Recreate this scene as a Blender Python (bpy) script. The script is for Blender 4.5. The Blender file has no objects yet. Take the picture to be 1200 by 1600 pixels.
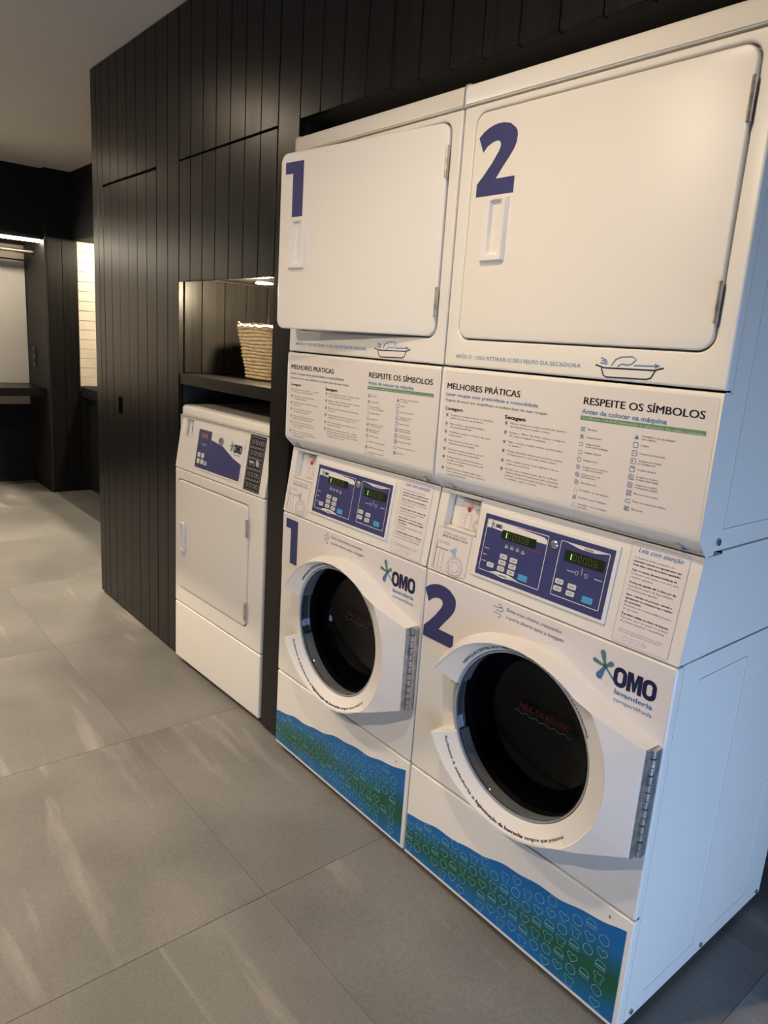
import bpy, bmesh, math, random
from mathutils import Matrix, Vector
random.seed(7)
S = bpy.context.scene
COL = S.collection
PI = math.pi

# ------------------------------------------------------------------ camera
cam = bpy.data.cameras.new('camera')
cam.sensor_fit = 'VERTICAL'; cam.sensor_height = 24.0
cam.lens = 1125.96 / 1600 * 24.0
cam.clip_start = 0.05
co = bpy.data.objects.new('camera', cam); COL.objects.link(co)
r = (0.63713659, 0.76790896, 0.06612714)
d = (0.21583196, -0.09539512, -0.9717594)
f = (-0.73991454, 0.63341582, -0.22651902)
co.matrix_world = Matrix(((r[0], -d[0], -f[0], 1.25457), (r[1], -d[1], -f[1], -1.22823),
                          (r[2], -d[2], -f[2], 1.39571), (0, 0, 0, 1)))
S.camera = co
S.view_settings.view_transform = 'Standard'
S.view_settings.look = 'None'
S.view_settings.gamma = 1.0
S.view_settings.use_curve_mapping = False
S.view_settings.exposure = 0.0

# ------------------------------------------------------------------ world: cool daylight outside the window
w = bpy.data.worlds.new('daylight'); S.world = w; w.use_nodes = True
bg = w.node_tree.nodes['Background']
bg.inputs[0].default_value = (0.48, 0.68, 1.0, 1); bg.inputs[1].default_value = 9.0
# portal in the window opening (guides the sky light, adds none)
WX = 2.35
pl = bpy.data.lights.new('window_portal', 'AREA'); pl.shape = 'RECTANGLE'; pl.size = 3.3; pl.size_y = 0.71
pl.cycles.is_portal = True
po = bpy.data.objects.new('window_portal', pl); COL.objects.link(po)
po.location = (WX - 0.01, -0.75, 0.385)
po.rotation_euler = (PI / 2, 0, PI / 2)

WARM = (1.0, 0.80, 0.58)
# x, y, watts, aim point, cone
DOWNLIGHTS = [(-2.35, -0.85, 92, (-2.35, -0.85, 0), 172), (-4.30, -0.80, 52, (-4.30, -0.80, 0), 172),
              (0.30, -0.84, 68, (0.30, -0.84, 0), 150), (-0.30, -2.30, 122, (-0.15, 0.0, 0.80), 75)]

# ------------------------------------------------------------------ materials
def nd(nt, t, **kw):
    n = nt.nodes.new(t)
    for k, v in kw.items(): setattr(n, k, v)
    return n
def mat(name, col, rough=0.5, metal=0.0, spec=0.5, coat=0.0, emit=None, estr=0.0, var=0.0, vscale=(8, 8, 8), bump=0.0, rand=False, rvar=0.0):
    m = bpy.data.materials.new(name); m.use_nodes = True
    nt = m.node_tree; p = nt.nodes['Principled BSDF']
    c4 = (col[0], col[1], col[2], 1)
    p.inputs['Base Color'].default_value = c4
    p.inputs['Roughness'].default_value = rough
    p.inputs['Metallic'].default_value = metal
    p.inputs['Specular IOR Level'].default_value = spec
    p.inputs['Coat Weight'].default_value = coat
    p.inputs['Coat Roughness'].default_value = 0.12
    if emit:
        p.inputs['Emission Color'].default_value = (*emit, 1); p.inputs['Emission Strength'].default_value = estr
    tc = nd(nt, 'ShaderNodeTexCoord'); mp = nd(nt, 'ShaderNodeMapping'); mp.inputs['Scale'].default_value = vscale
    src = tc.outputs['Object']
    if rand:
        oi = nd(nt, 'ShaderNodeObjectInfo'); vm = nd(nt, 'ShaderNodeVectorMath', operation='ADD')
        mul = nd(nt, 'ShaderNodeVectorMath', operation='SCALE'); mul.inputs['Scale'].default_value = 13.0
        cb = nd(nt, 'ShaderNodeCombineXYZ')
        for i in range(3): nt.links.new(oi.outputs['Random'], cb.inputs[i])
        nt.links.new(cb.outputs[0], mul.inputs[0])
        nt.links.new(src, vm.inputs[0]); nt.links.new(mul.outputs[0], vm.inputs[1]); src = vm.outputs[0]
    nt.links.new(src, mp.inputs['Vector'])
    no = nd(nt, 'ShaderNodeTexNoise'); no.inputs['Scale'].default_value = 1.0; no.inputs['Detail'].default_value = 5
    nt.links.new(mp.outputs[0], no.inputs['Vector'])
    if var > 0:
        rp = nd(nt, 'ShaderNodeValToRGB')
        rp.color_ramp.elements[0].position = 0.3; rp.color_ramp.elements[1].position = 0.72
        rp.color_ramp.elements[0].color = (*[c * (1 - var) for c in col], 1)
        rp.color_ramp.elements[1].color = (*[min(1, c * (1 + var)) for c in col], 1)
        nt.links.new(no.outputs[0], rp.inputs[0]); nt.links.new(rp.outputs[0], p.inputs['Base Color'])
    if rvar > 0:
        mr = nd(nt, 'ShaderNodeMapRange'); mr.inputs['To Min'].default_value = rough - rvar; mr.inputs['To Max'].default_value = rough + rvar
        nt.links.new(no.outputs[0], mr.inputs['Value']); nt.links.new(mr.outputs[0], p.inputs['Roughness'])
    if bump > 0:
        bp = nd(nt, 'ShaderNodeBump'); bp.inputs['Strength'].default_value = bump; bp.inputs['Distance'].default_value = 0.002
        nt.links.new(no.outputs[0], bp.inputs['Height']); nt.links.new(bp.outputs[0], p.inputs['Normal'])
    return m

M = {}
M['enamel'] = mat('white_enamel', (0.76, 0.74, 0.70), 0.32, spec=0.4, var=0.012, vscale=(3, 3, 3))
M['enamel_side'] = M['enamel']
M['film'] = mat('sticker_film', (0.735, 0.69, 0.69), 0.42, spec=0.35, var=0.015, vscale=(4, 4, 4))
M['film_dry'] = mat('sticker_film_dryer', (0.715, 0.68, 0.655), 0.45, spec=0.3, var=0.015, vscale=(4, 4, 4))
M['plastic'] = mat('white_plastic', (0.75, 0.73, 0.715), 0.42, spec=0.4, var=0.01, vscale=(6, 6, 6))
M['navy'] = mat('navy_print', (0.040, 0.045, 0.155), 0.5, spec=0.3, var=0.05)
M['navy_dark'] = mat('dark_navy_print', (0.012, 0.016, 0.065), 0.5, spec=0.3)
M['ink'] = mat('black_ink', (0.02, 0.018, 0.03), 0.55, spec=0.3)
M['ink_soft'] = mat('grey_ink', (0.10, 0.09, 0.10), 0.6, spec=0.2)
M['blue_ink'] = mat('blue_ink', (0.07, 0.20, 0.46), 0.55, spec=0.3)
M['steel_ink'] = mat('slate_blue_ink', (0.12, 0.20, 0.36), 0.55, spec=0.3)
M['green_ink'] = mat('green_ink', (0.13, 0.27, 0.15), 0.55, spec=0.3, var=0.05)
M['pale_ink'] = mat('pale_ink', (0.62, 0.66, 0.62), 0.55, spec=0.3)
M['panel_blue'] = mat('panel_indigo', (0.045, 0.052, 0.165), 0.35, spec=0.4, var=0.04)
M['panel_white'] = mat('panel_white', (0.74, 0.73, 0.70), 0.35, spec=0.4)
M['button_white'] = mat('button_white', (0.66, 0.66, 0.66), 0.4)
M['button_blue'] = mat('button_blue', (0.07, 0.33, 0.62), 0.4)
M['display'] = mat('display_black', (0.012, 0.018, 0.008), 0.15, spec=0.5)
M['digit'] = mat('display_digit_dim', (0.03, 0.045, 0.015), 0.3, emit=(0.30, 0.40, 0.10), estr=0.10)
M['digit_on'] = mat('display_digit_lit', (0.1, 0.3, 0.05), 0.3, emit=(0.30, 1.0, 0.12), estr=1.3)
M['red_ink'] = mat('red_ink', (0.42, 0.04, 0.05), 0.5)
M['pink_ink'] = mat('pink_ink', (0.75, 0.35, 0.38), 0.5)
M['pale_blue'] = mat('pale_blue_ink', (0.34, 0.45, 0.60), 0.5)
M['pale_grey'] = mat('pale_grey_ink', (0.45, 0.42, 0.42), 0.5)
M['chrome'] = mat('chrome', (0.42, 0.47, 0.55), 0.22, metal=0.35, spec=0.6)
M['steel'] = mat('hinge_steel', (0.50, 0.50, 0.50), 0.32, metal=0.85, var=0.3, vscale=(60, 60, 60))
M['screw'] = mat('screw_steel', (0.35, 0.36, 0.37), 0.35, metal=0.9)
M['rubber'] = mat('black_rubber', (0.012, 0.012, 0.012), 0.6, var=0.1)
M['drum'] = mat('drum_dark', (0.022, 0.022, 0.026), 0.35, metal=0.4, spec=0.4)
M['black_gap'] = mat('dark_recess', (0.012, 0.012, 0.013), 0.7)
M['splash_green'] = mat('splash_green', (0.08, 0.21, 0.19), 0.45)
M['splash_blue'] = mat('splash_blue', (0.05, 0.16, 0.35), 0.45)
M['icon_line'] = mat('print_line', (0.16, 0.42, 0.50), 0.5)
M['wood'] = mat('black_wood', (0.0125, 0.0115, 0.0108), 0.31, spec=0.15, var=0.30, vscale=(55, 55, 1.4), bump=0.06, rand=True, rvar=0.06)
M['wood_plain'] = mat('black_panel', (0.014, 0.013, 0.0125), 0.6, spec=0.3, var=0.2, vscale=(40, 40, 1.5))
M['black_paint'] = mat('black_paint', (0.010, 0.010, 0.011), 0.75, spec=0.2, var=0.1)
M['ceiling'] = mat('ceiling_paint', (0.62, 0.58, 0.53), 0.9, spec=0.1, var=0.02, vscale=(2, 2, 2))
M['greywall'] = mat('grey_wall_paint', (0.40, 0.38, 0.36), 0.85, spec=0.1, var=0.03)
M['whitewall'] = mat('off_white_panel', (0.62, 0.58, 0.52), 0.75, spec=0.2, var=0.02)
M['beige'] = mat('beige_wall_strip', (0.42, 0.34, 0.28), 0.75, spec=0.2)
M['subway'] = mat('cream_glazed_tile', (0.74, 0.66, 0.55), 0.35, var=0.03, rand=True)
M['grout'] = mat('grout', (0.40, 0.35, 0.29), 0.9)
M['floor_grout'] = mat('floor_grout', (0.125, 0.12, 0.115), 0.9)
M['led'] = mat('led_light', (1, 1, 1), 0.5, emit=(1.0, 0.88, 0.68), estr=46.0)
M['puck'] = mat('puck_light', (1, 1, 1), 0.5, emit=(1.0, 0.86, 0.62), estr=14.0)
M['lens'] = mat('downlight_lens', (1, 1, 1), 0.5, emit=(1.0, 0.82, 0.6), estr=6.0)
M['straw'] = mat('straw', (0.70, 0.55, 0.34), 0.8, spec=0.2, var=0.28, vscale=(45, 45, 120), bump=0.5)
M['cotton'] = mat('white_cotton', (0.80, 0.77, 0.70), 0.9, spec=0.1, var=0.04, bump=0.4)
M['frame_dark'] = mat('dark_aluminium', (0.03, 0.03, 0.032), 0.4, metal=0.6)
M['metal_bar'] = mat('brushed_rail', (0.30, 0.26, 0.24), 0.35, metal=0.8)
M['outlet'] = mat('black_outlet', (0.010, 0.010, 0.010), 0.35, spec=0.5)

# door glass: dark tinted, mirrors a little, lets the drum show through
def glass_mat(name, tint, mirror):
    m = bpy.data.materials.new(name); m.use_nodes = True; nt = m.node_tree
    nt.nodes.clear()
    out = nd(nt, 'ShaderNodeOutputMaterial'); mx = nd(nt, 'ShaderNodeMixShader')
    tr = nd(nt, 'ShaderNodeBsdfTransparent'); tr.inputs[0].default_value = (*tint, 1)
    gl = nd(nt, 'ShaderNodeBsdfGlossy'); gl.inputs['Roughness'].default_value = 0.04
    gl.inputs[0].default_value = (0.9, 0.95, 1, 1)
    fr = nd(nt, 'ShaderNodeFresnel'); fr.inputs[0].default_value = mirror
    nt.links.new(fr.outputs[0], mx.inputs[0]); nt.links.new(tr.outputs[0], mx.inputs[1]); nt.links.new(gl.outputs[0], mx.inputs[2])
    nt.links.new(mx.outputs[0], out.inputs[0]); return m
M['glass'] = glass_mat('dark_door_glass', (0.42, 0.44, 0.46), 1.34)
M['pane'] = glass_mat('window_glass', (0.95, 0.97, 1.0), 1.35)

# printed wave band: blue film with green clouds
def wave_mat():
    m = bpy.data.materials.new('wave_print'); m.use_nodes = True; nt = m.node_tree
    p = nt.nodes['Principled BSDF']; p.inputs['Roughness'].default_value = 0.35
    tc = nd(nt, 'ShaderNodeTexCoord'); mp = nd(nt, 'ShaderNodeMapping'); mp.inputs['Scale'].default_value = (4.0, 4.0, 7.0)
    mp.inputs['Rotation'].default_value = (0, math.radians(14), 0)
    no = nd(nt, 'ShaderNodeTexNoise'); no.inputs['Detail'].default_value = 3; no.inputs['Scale'].default_value = 1.0
    nt.links.new(tc.outputs['Object'], mp.inputs[0]); nt.links.new(mp.outputs[0], no.inputs['Vector'])
    sx = nd(nt, 'ShaderNodeSeparateXYZ'); nt.links.new(tc.outputs['Object'], sx.inputs[0])
    # height inside the band, 0 bottom .. 1 top (the band rises to the right)
    a = nd(nt, 'ShaderNodeMath', operation='MULTIPLY_ADD'); a.inputs[1].default_value = 0.17; a.inputs[2].default_value = 0.115
    nt.links.new(sx.outputs[0], a.inputs[0])
    b = nd(nt, 'ShaderNodeMath', operation='SUBTRACT'); nt.links.new(sx.outputs[2], b.inputs[0]); b.inputs[1].default_value = 0.035
    c = nd(nt, 'ShaderNodeMath', operation='DIVIDE'); nt.links.new(b.outputs[0], c.inputs[0]); nt.links.new(a.outputs[0], c.inputs[1])
    e = nd(nt, 'ShaderNodeMath', operation='SUBTRACT'); nt.links.new(c.outputs[0], e.inputs[0]); e.inputs[1].default_value = 0.42
    g = nd(nt, 'ShaderNodeMath', operation='ABSOLUTE'); nt.links.new(e.outputs[0], g.inputs[0])
    h = nd(nt, 'ShaderNodeMath', operation='MULTIPLY_ADD'); nt.links.new(g.outputs[0], h.inputs[0]); h.inputs[1].default_value = 1.5; h.inputs[2].default_value = -0.34
    k = nd(nt, 'ShaderNodeMath', operation='ADD'); nt.links.new(h.outputs[0], k.inputs[0]); nt.links.new(no.outputs[0], k.inputs[1])
    rp = nd(nt, 'ShaderNodeValToRGB'); cr = rp.color_ramp
    cr.elements[0].position = 0.25; cr.elements[0].color = (0.006, 0.085, 0.048, 1)
    cr.elements[1].position = 0.72; cr.elements[1].color = (0.003, 0.125, 0.38, 1)
    el = cr.elements.new(0.48); el.color = (0.004, 0.105, 0.17, 1)
    nt.links.new(k.outputs[0], rp.inputs[0]); nt.links.new(rp.outputs[0], p.inputs['Base Color'])
    return m
M['wave'] = wave_mat()

def tile_mat():
    m = bpy.data.materials.new('grey_porcelain'); m.use_nodes = True; nt = m.node_tree
    p = nt.nodes['Principled BSDF']; p.inputs['Specular IOR Level'].default_value = 0.42
    tc = nd(nt, 'ShaderNodeTexCoord'); oi = nd(nt, 'ShaderNodeObjectInfo')
    cb = nd(nt, 'ShaderNodeCombineXYZ')
    ml = nd(nt, 'ShaderNodeMath', operation='MULTIPLY'); ml.inputs[1].default_value = 37.0
    nt.links.new(oi.outputs['Random'], ml.inputs[0])
    for i in range(3): nt.links.new(ml.outputs[0], cb.inputs[i])
    ad = nd(nt, 'ShaderNodeVectorMath', operation='ADD')
    nt.links.new(tc.outputs['Object'], ad.inputs[0]); nt.links.new(cb.outputs[0], ad.inputs[1])
    def noise(scale, rot, det, dist=0.0):
        mp = nd(nt, 'ShaderNodeMapping'); mp.inputs['Scale'].default_value = scale; mp.inputs['Rotation'].default_value = (0, 0, rot)
        n = nd(nt, 'ShaderNodeTexNoise'); n.inputs['Scale'].default_value = 1; n.inputs['Detail'].default_value = det; n.inputs['Distortion'].default_value = dist
        nt.links.new(ad.outputs[0], mp.inputs[0]); nt.links.new(mp.outputs[0], n.inputs['Vector']); return n
    n1 = noise((2.2, 2.2, 2.2), 0, 6)             # clouds
    n2 = noise((1.1, 9.0, 1), 0.5, 4, 0.6)        # soft streaks
    n3 = noise((160, 160, 160), 0, 2)             # grit
    r1 = nd(nt, 'ShaderNodeValToRGB'); r1.color_ramp.elements[0].color = (0.118, 0.117, 0.114, 1); r1.color_ramp.elements[1].color = (0.186, 0.184, 0.180, 1)
    r1.color_ramp.elements[0].position = 0.33; r1.color_ramp.elements[1].position = 0.68
    nt.links.new(n1.outputs[0], r1.inputs[0])
    r2 = nd(nt, 'ShaderNodeValToRGB'); r2.color_ramp.elements[0].position = 0.60; r2.color_ramp.elements[0].color = (0, 0, 0, 1)
    r2.color_ramp.elements[1].position = 0.74; r2.color_ramp.elements[1].color = (0.35, 0.35, 0.35, 1)
    nt.links.new(n2.outputs[0], r2.inputs[0])
    mx = nd(nt, 'ShaderNodeMix', data_type='RGBA'); mx.inputs[7].default_value = (0.43, 0.41, 0.385, 1)
    nt.links.new(r2.outputs[0], mx.inputs[0]); nt.links.new(r1.outputs[0], mx.inputs[6])
    r3 = nd(nt, 'ShaderNodeMapRange'); r3.inputs['To Min'].default_value = 0.72; r3.inputs['To Max'].default_value = 1.28
    nt.links.new(n3.outputs[0], r3.inputs['Value'])
    mu = nd(nt, 'ShaderNodeMix', data_type='RGBA', blend_type='MULTIPLY'); mu.inputs[0].default_value = 1.0
    nt.links.new(mx.outputs[2], mu.inputs[6]); nt.links.new(r3.outputs[0], mu.inputs[7])
    nt.links.new(mu.outputs[2], p.inputs['Base Color'])
    rr = nd(nt, 'ShaderNodeMapRange'); rr.inputs['To Min'].default_value = 0.42; rr.inputs['To Max'].default_value = 0.62
    nt.links.new(n1.outputs[0], rr.inputs['Value']); nt.links.new(rr.outputs[0], p.inputs['Roughness'])
    bp = nd(nt, 'ShaderNodeBump'); bp.inputs['Strength'].default_value = 0.15; bp.inputs['Distance'].default_value = 0.001
    nt.links.new(n3.outputs[0], bp.inputs['Height']); nt.links.new(bp.outputs[0], p.inputs['Normal'])
    return m
M['tile'] = tile_mat()

# ------------------------------------------------------------------ mesh helpers
class MB:
    """collects faces, builds one mesh"""
    def __init__(s): s.v = []; s.f = []; s.sm = False
    def quad(s, a, b, c, d):
        n = len(s.v); s.v += [a, b, c, d]; s.f.append((n, n + 1, n + 2, n + 3)); return s
    def poly(s, pts):
        n = len(s.v); s.v += list(pts); s.f.append(tuple(range(n, n + len(pts)))); return s
    def box(s, x0, x1, y0, y1, z0, z1, skip=''):
        n = len(s.v)
        s.v += [(x0, y0, z0), (x1, y0, z0), (x1, y1, z0), (x0, y1, z0), (x0, y0, z1), (x1, y0, z1), (x1, y1, z1), (x0, y1, z1)]
        F = {'b': (0, 3, 2, 1), 't': (4, 5, 6, 7), 'f': (0, 1, 5, 4), 'k': (2, 3, 7, 6), 'l': (0, 4, 7, 3), 'r': (1, 2, 6, 5)}
        for k, q in F.items():
            if k not in skip: s.f.append(tuple(n + i for i in q))
        return s
    def add(s, vs, fs, fn=None):
        n = len(s.v); s.v += [fn(*p) if fn else tuple(p) for p in vs]
        s.f += [tuple(n + i for i in q) for q in fs]; return s
    def tube(s, pts, rad, seg=8, cap=True):
        rings = []
        for i, p in enumerate(pts):
            p = Vector(p); a = Vector(pts[max(0, i - 1)]); b = Vector(pts[min(len(pts) - 1, i + 1)])
            t = (b - a).normalized(); u = t.orthogonal().normalized() if abs(t.z) > .9 else t.cross(Vector((0, 0, 1))).normalized()
            v = t.cross(u); n = len(s.v)
            for k in range(seg):
                q = p + (u * math.cos(2 * PI * k / seg) + v * math.sin(2 * PI * k / seg)) * rad
                s.v.append(tuple(q))
            rings.append(n)
        for a, b in zip(rings, rings[1:]):
            for k in range(seg): s.f.append((a + k, a + (k + 1) % seg, b + (k + 1) % seg, b + k))
        if cap:
            s.f.append(tuple(rings[0] + k for k in reversed(range(seg)))); s.f.append(tuple(rings[-1] + k for k in range(seg)))
        return s
    def lathe(s, prof, cx, cz, seg=64, flip=False):
        """revolve (r, y) about the y axis through (cx, cz)"""
        n = len(s.v); m = len(prof)
        for k in range(seg):
            a = 2 * PI * k / seg
            for (r, y) in prof: s.v.append((cx + r * math.cos(a), y, cz + r * math.sin(a)))
        for k in range(seg):
            k2 = (k + 1) % seg
            for i in range(m - 1):
                q = (n + k * m + i, n + k * m + i + 1, n + k2 * m + i + 1, n + k2 * m + i)
                s.f.append(q[::-1] if flip else q)
        return s
    def ribbon(s, loop, wd, fn, closed=True):
        """thin outline of a 2D loop"""
        L = len(loop); out = []; inn = []
        for i in range(L):
            a = loop[(i - 1) % L] if closed or i > 0 else loop[i]
            b = loop[(i + 1) % L] if closed or i < L - 1 else loop[i]
            tx, ty = b[0] - a[0], b[1] - a[1]; l = math.hypot(tx, ty) or 1e-9
            nx, ny = -ty / l * wd / 2, tx / l * wd / 2
            out.append((loop[i][0] + nx, loop[i][1] + ny)); inn.append((loop[i][0] - nx, loop[i][1] - ny))
        n = len(s.v)
        s.v += [fn(p[0], p[1], 0.0) for p in inn] + [fn(p[0], p[1], 0.0) for p in out]
        for i in range(L if closed else L - 1):
            j = (i + 1) % L; s.f.append((n + i, n + j, n + L + j, n + L + i))
        return s
    def build(s, name, m, parent=None, bevel=0.0, seg=2, smooth=False, merge=True):
        me = bpy.data.meshes.new(name)
        me.from_pydata(s.v, [], s.f)
        if bevel > 0 or merge:
            bm = bmesh.new(); bm.from_mesh(me)
            if merge: bmesh.ops.remove_doubles(bm, verts=bm.verts, dist=1e-5)
            if bevel > 0:
                es = [e for e in bm.edges if len(e.link_faces) == 2 and e.calc_face_angle(0) > 0.6]
                bmesh.ops.bevel(bm, geom=es, offset=bevel, segments=seg, affect='EDGES', profile=0.6)
            bm.to_mesh(me); bm.free()
        if smooth or bevel > 0:
            for p in me.polygons: p.use_smooth = True
            me.set_sharp_from_angle(angle=math.radians(38))
        return mesh_obj(name, me, m, parent)

def mesh_obj(name, me, m, parent=None):
    if m and not me.materials: me.materials.append(M[m] if isinstance(m, str) else m)
    o = bpy.data.objects.new(name, me); COL.objects.link(o)
    if parent: o.parent = parent
    return o
def tag(o, label, cat, group=None, kind=None):
    if label: o['label'] = label
    if cat: o['category'] = cat
    if group: o['group'] = group
    if kind: o['kind'] = kind
    return o
def thing(name, label, cat, loc=(0, 0, 0), rz=0.0, group=None):
    o = bpy.data.objects.new(name, None); COL.objects.link(o)
    o.location = loc; o.rotation_euler = (0, 0, rz); o.empty_display_size = 0.05
    return tag(o, label, cat, group)
def struct(o): o['kind'] = 'structure'; return o
def copy_tree(o, parent=None):
    c = o.copy(); COL.objects.link(c); c.parent = parent
    for ch in list(o.children): copy_tree(ch, c)
    return c

def front(y0):
    return lambda u, v, w=0.0: (u, y0 - w, v)
CS = 0.149                                  # console leans back: y = CS * (z - 0.852)
def console(off=0.0):
    return lambda u, v, w=0.0: (u, CS * (v - 0.852) - off - w, v)

def curve_mesh(polys, t=0.0, bevel=0.0, bres=2):
    """filled 2D shape (inner loops are holes) -> (verts, faces), base at w = 0"""
    cu = bpy.data.curves.new('tmp', 'CURVE'); cu.dimensions = '2D'; cu.fill_mode = 'BOTH'
    cu.extrude = max(0, t / 2 - bevel); cu.bevel_depth = bevel; cu.bevel_resolution = bres; cu.offset = -bevel
    for lp in polys:
        sp = cu.splines.new('POLY'); sp.points.add(len(lp) - 1); sp.use_cyclic_u = True
        for i, q in enumerate(lp): sp.points[i].co = (q[0], q[1], 0, 1)
    ob = bpy.data.objects.new('tmp', cu); me = bpy.data.meshes.new_from_object(ob)
    vs = [(v.co.x, v.co.y, v.co.z + t / 2) for v in me.vertices]; fs = [tuple(p.vertices) for p in me.polygons]
    bpy.data.objects.remove(ob); bpy.data.curves.remove(cu); bpy.data.meshes.remove(me)
    return vs, fs
def plate(name, polys, t, m, fn, parent, bevel=0.0, smooth=None, bres=2):
    mb = MB(); vs, fs = curve_mesh(polys, t, bevel, bres); mb.add(vs, fs, fn)
    return mb.build(name, m, parent, smooth=(bevel > 0) if smooth is None else smooth)
def rrect(x0, x1, z0, z1, r, n=6):
    if not isinstance(r, (tuple, list)): r = (r, r, r, r)
    out = []
    for (cx, cz, a0, rr) in ((x0 + r[0], z0 + r[0], 180, r[0]), (x1 - r[1], z0 + r[1], 270, r[1]), (x1 - r[2], z1 - r[2], 0, r[2]), (x0 + r[3], z1 - r[3], 90, r[3])):
        if rr < 1e-6: out.append((cx, cz)); continue
        for i in range(n + 1):
            a = math.radians(a0 + 90 * i / n); out.append((cx + rr * math.cos(a), cz + rr * math.sin(a)))
    return out
def circ(cx, cz, r, n=24, a0=0, a1=360):
    full = abs(a1 - a0) >= 360
    k = n if full else n + 1
    return [(cx + r * math.cos(math.radians(a0 + (a1 - a0) * i / n)), cz + r * math.sin(math.radians(a0 + (a1 - a0) * i / n))) for i in range(k)]

TCACHE = {}
def text_uv(s, bold=0.0, res=2, shear=0.0):
    key = (s, bold, res, shear)
    if key in TCACHE: return TCACHE[key]
    cu = bpy.data.curves.new('tmp', 'FONT'); cu.body = s; cu.size = 1.0; cu.resolution_u = res; cu.offset = bold; cu.shear = shear
    ob = bpy.data.objects.new('tmp', cu); me = bpy.data.meshes.new_from_object(ob)
    vs = [(v.co.x, v.co.y) for v in me.vertices]; fs = [tuple(p.vertices) for p in me.polygons]
    bpy.data.objects.remove(ob); bpy.data.curves.remove(cu); bpy.data.meshes.remove(me)
    TCACHE[key] = (vs, fs); return vs, fs
def add_text(mb, s, x, z, cap, fn, width=None, bold=0.0, res=2, align='l', shear=0.0):
    """text with its baseline at z and capitals cap high; squeezed to width if given"""
    vs, fs = text_uv(s, bold, res, shear)
    if not vs: return
    xs = [p[0] for p in vs]; x0, x1 = min(xs), max(xs)
    k = cap / 0.727; kx = k if width is None else width / (x1 - x0)
    ww = kx * (x1 - x0); xo = x if align == 'l' else (x - ww / 2 if align == 'c' else x - ww)
    n = len(mb.v)
    mb.v += [fn(xo + (p[0] - x0) * kx, z + p[1] * k, 0.0) for p in vs]
    mb.f += [tuple(n + i for i in q) for q in fs]
def arc_text(mb, s, cx, cz, rad, a_mid, span, cap, inward, y, bold=0.0):
    """text bent round a circle; inward: feet towards the centre"""
    vs, fs = text_uv(s, bold, 2)
    xs = [p[0] for p in vs]; x0, x1 = min(xs), max(xs); k = cap / 0.727
    n = len(mb.v)
    for p in vs:
        t = (p[0] - x0) / (x1 - x0) - 0.5
        if inward: a = a_mid - t * span; r = rad + p[1] * k
        else: a = a_mid + t * span; r = rad - p[1] * k
        a = math.radians(a); mb.v.append((cx + r * math.cos(a), y(r, a), cz + r * math.sin(a)))
    mb.f += [tuple(n + i for i in q) for q in fs]

# ================================================================== the setting
YW = 0.025            # face of the black panelling
CEIL = 2.535
LINE = 2.018          # joint line running round the room
# floor: slab in the joints, each tile a piece of its own
fl = MB().box(-6.6, WX, -3.4, 1.9, -0.06, -0.0013).build('floor', 'floor_grout'); struct(fl)
tile_cache = {}
TX, TY = 0.897, 0.878
def floor_tile(x0, x1, y0, y1):
    wd, dp = round(x1 - x0, 3), round(y1 - y0, 3); key = (wd, dp)
    if key not in tile_cache:
        o = MB().box(-wd / 2, wd / 2, -dp / 2, dp / 2, -0.0012, 0.0).build('tile', 'tile', fl, bevel=0.0004, seg=1)
        tile_cache[key] = o.data
    else: o = mesh_obj('tile', tile_cache[key], None, fl)
    o.location = ((x0 + x1) / 2, (y0 + y1) / 2, 0)
g = 0.0006
for i in range(-8, 5):
    for j in range(-4, 4):
        x0, x1 = -0.097 + TX * i, -0.097 + TX * (i + 1); y0, y1 = -0.383 + TY * j, -0.383 + TY * (j + 1)
        x0, x1, y0, y1 = max(x0, -6.6), min(x1, WX), max(y0, -3.4), min(y1, 1.9)
        if x1 - x0 > .05 and y1 - y0 > .05: floor_tile(x0 + g, x1 - g, y0 + g, y1 - g)
# ceiling with an added, unseen light slot that shapes the far floor's shadow edge
sx0, sx1, sy0, sy1, st = -4.95, -2.6, -1.78, -1.50, CEIL + .30
cl = MB()
cl.box(-6.6, WX, -3.4, sy0, CEIL, CEIL + .1).box(-6.6, WX, sy1, 1.9, CEIL, CEIL + .1).box(-6.6, sx0, sy0, sy1, CEIL, CEIL + .1).box(sx1, WX, sy0, sy1, CEIL, CEIL + .1)
ceil = struct(cl.build('ceiling', 'ceiling', merge=False))
sl = MB(); sl.box(sx0 - .02, sx0, sy0, sy1, CEIL, st).box(sx1, sx1 + .02, sy0, sy1, CEIL, st).box(sx0, sx1, sy0 - .02, sy0, CEIL, st).box(sx0, sx1, sy1, sy1 + .02, CEIL, st).box(sx0, sx1, sy0, sy1, st, st + .02)
sl.build('added_light_slot', 'black_paint', ceil, merge=False)
sla = bpy.data.lights.new('added_slot_lamp', 'AREA'); sla.shape = 'RECTANGLE'; sla.size = sx1 - sx0 - .1; sla.size_y = .014; sla.energy = 215; sla.color = WARM  # added lamp; the slot edge cuts its light off along the far floor
slo = bpy.data.objects.new('added_slot_lamp', sla); COL.objects.link(slo); slo.parent = ceil
slo.location = ((sx0 + sx1) / 2, sy1 - .207, st - .002)
struct(MB().box(-6.6, WX, -3.5, -3.4, 0, CEIL).build('wall_front', 'greywall'))
struct(MB().box(-6.6, WX, 1.9, 2.0, 0, CEIL).build('wall_rear', 'black_paint'))
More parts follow.
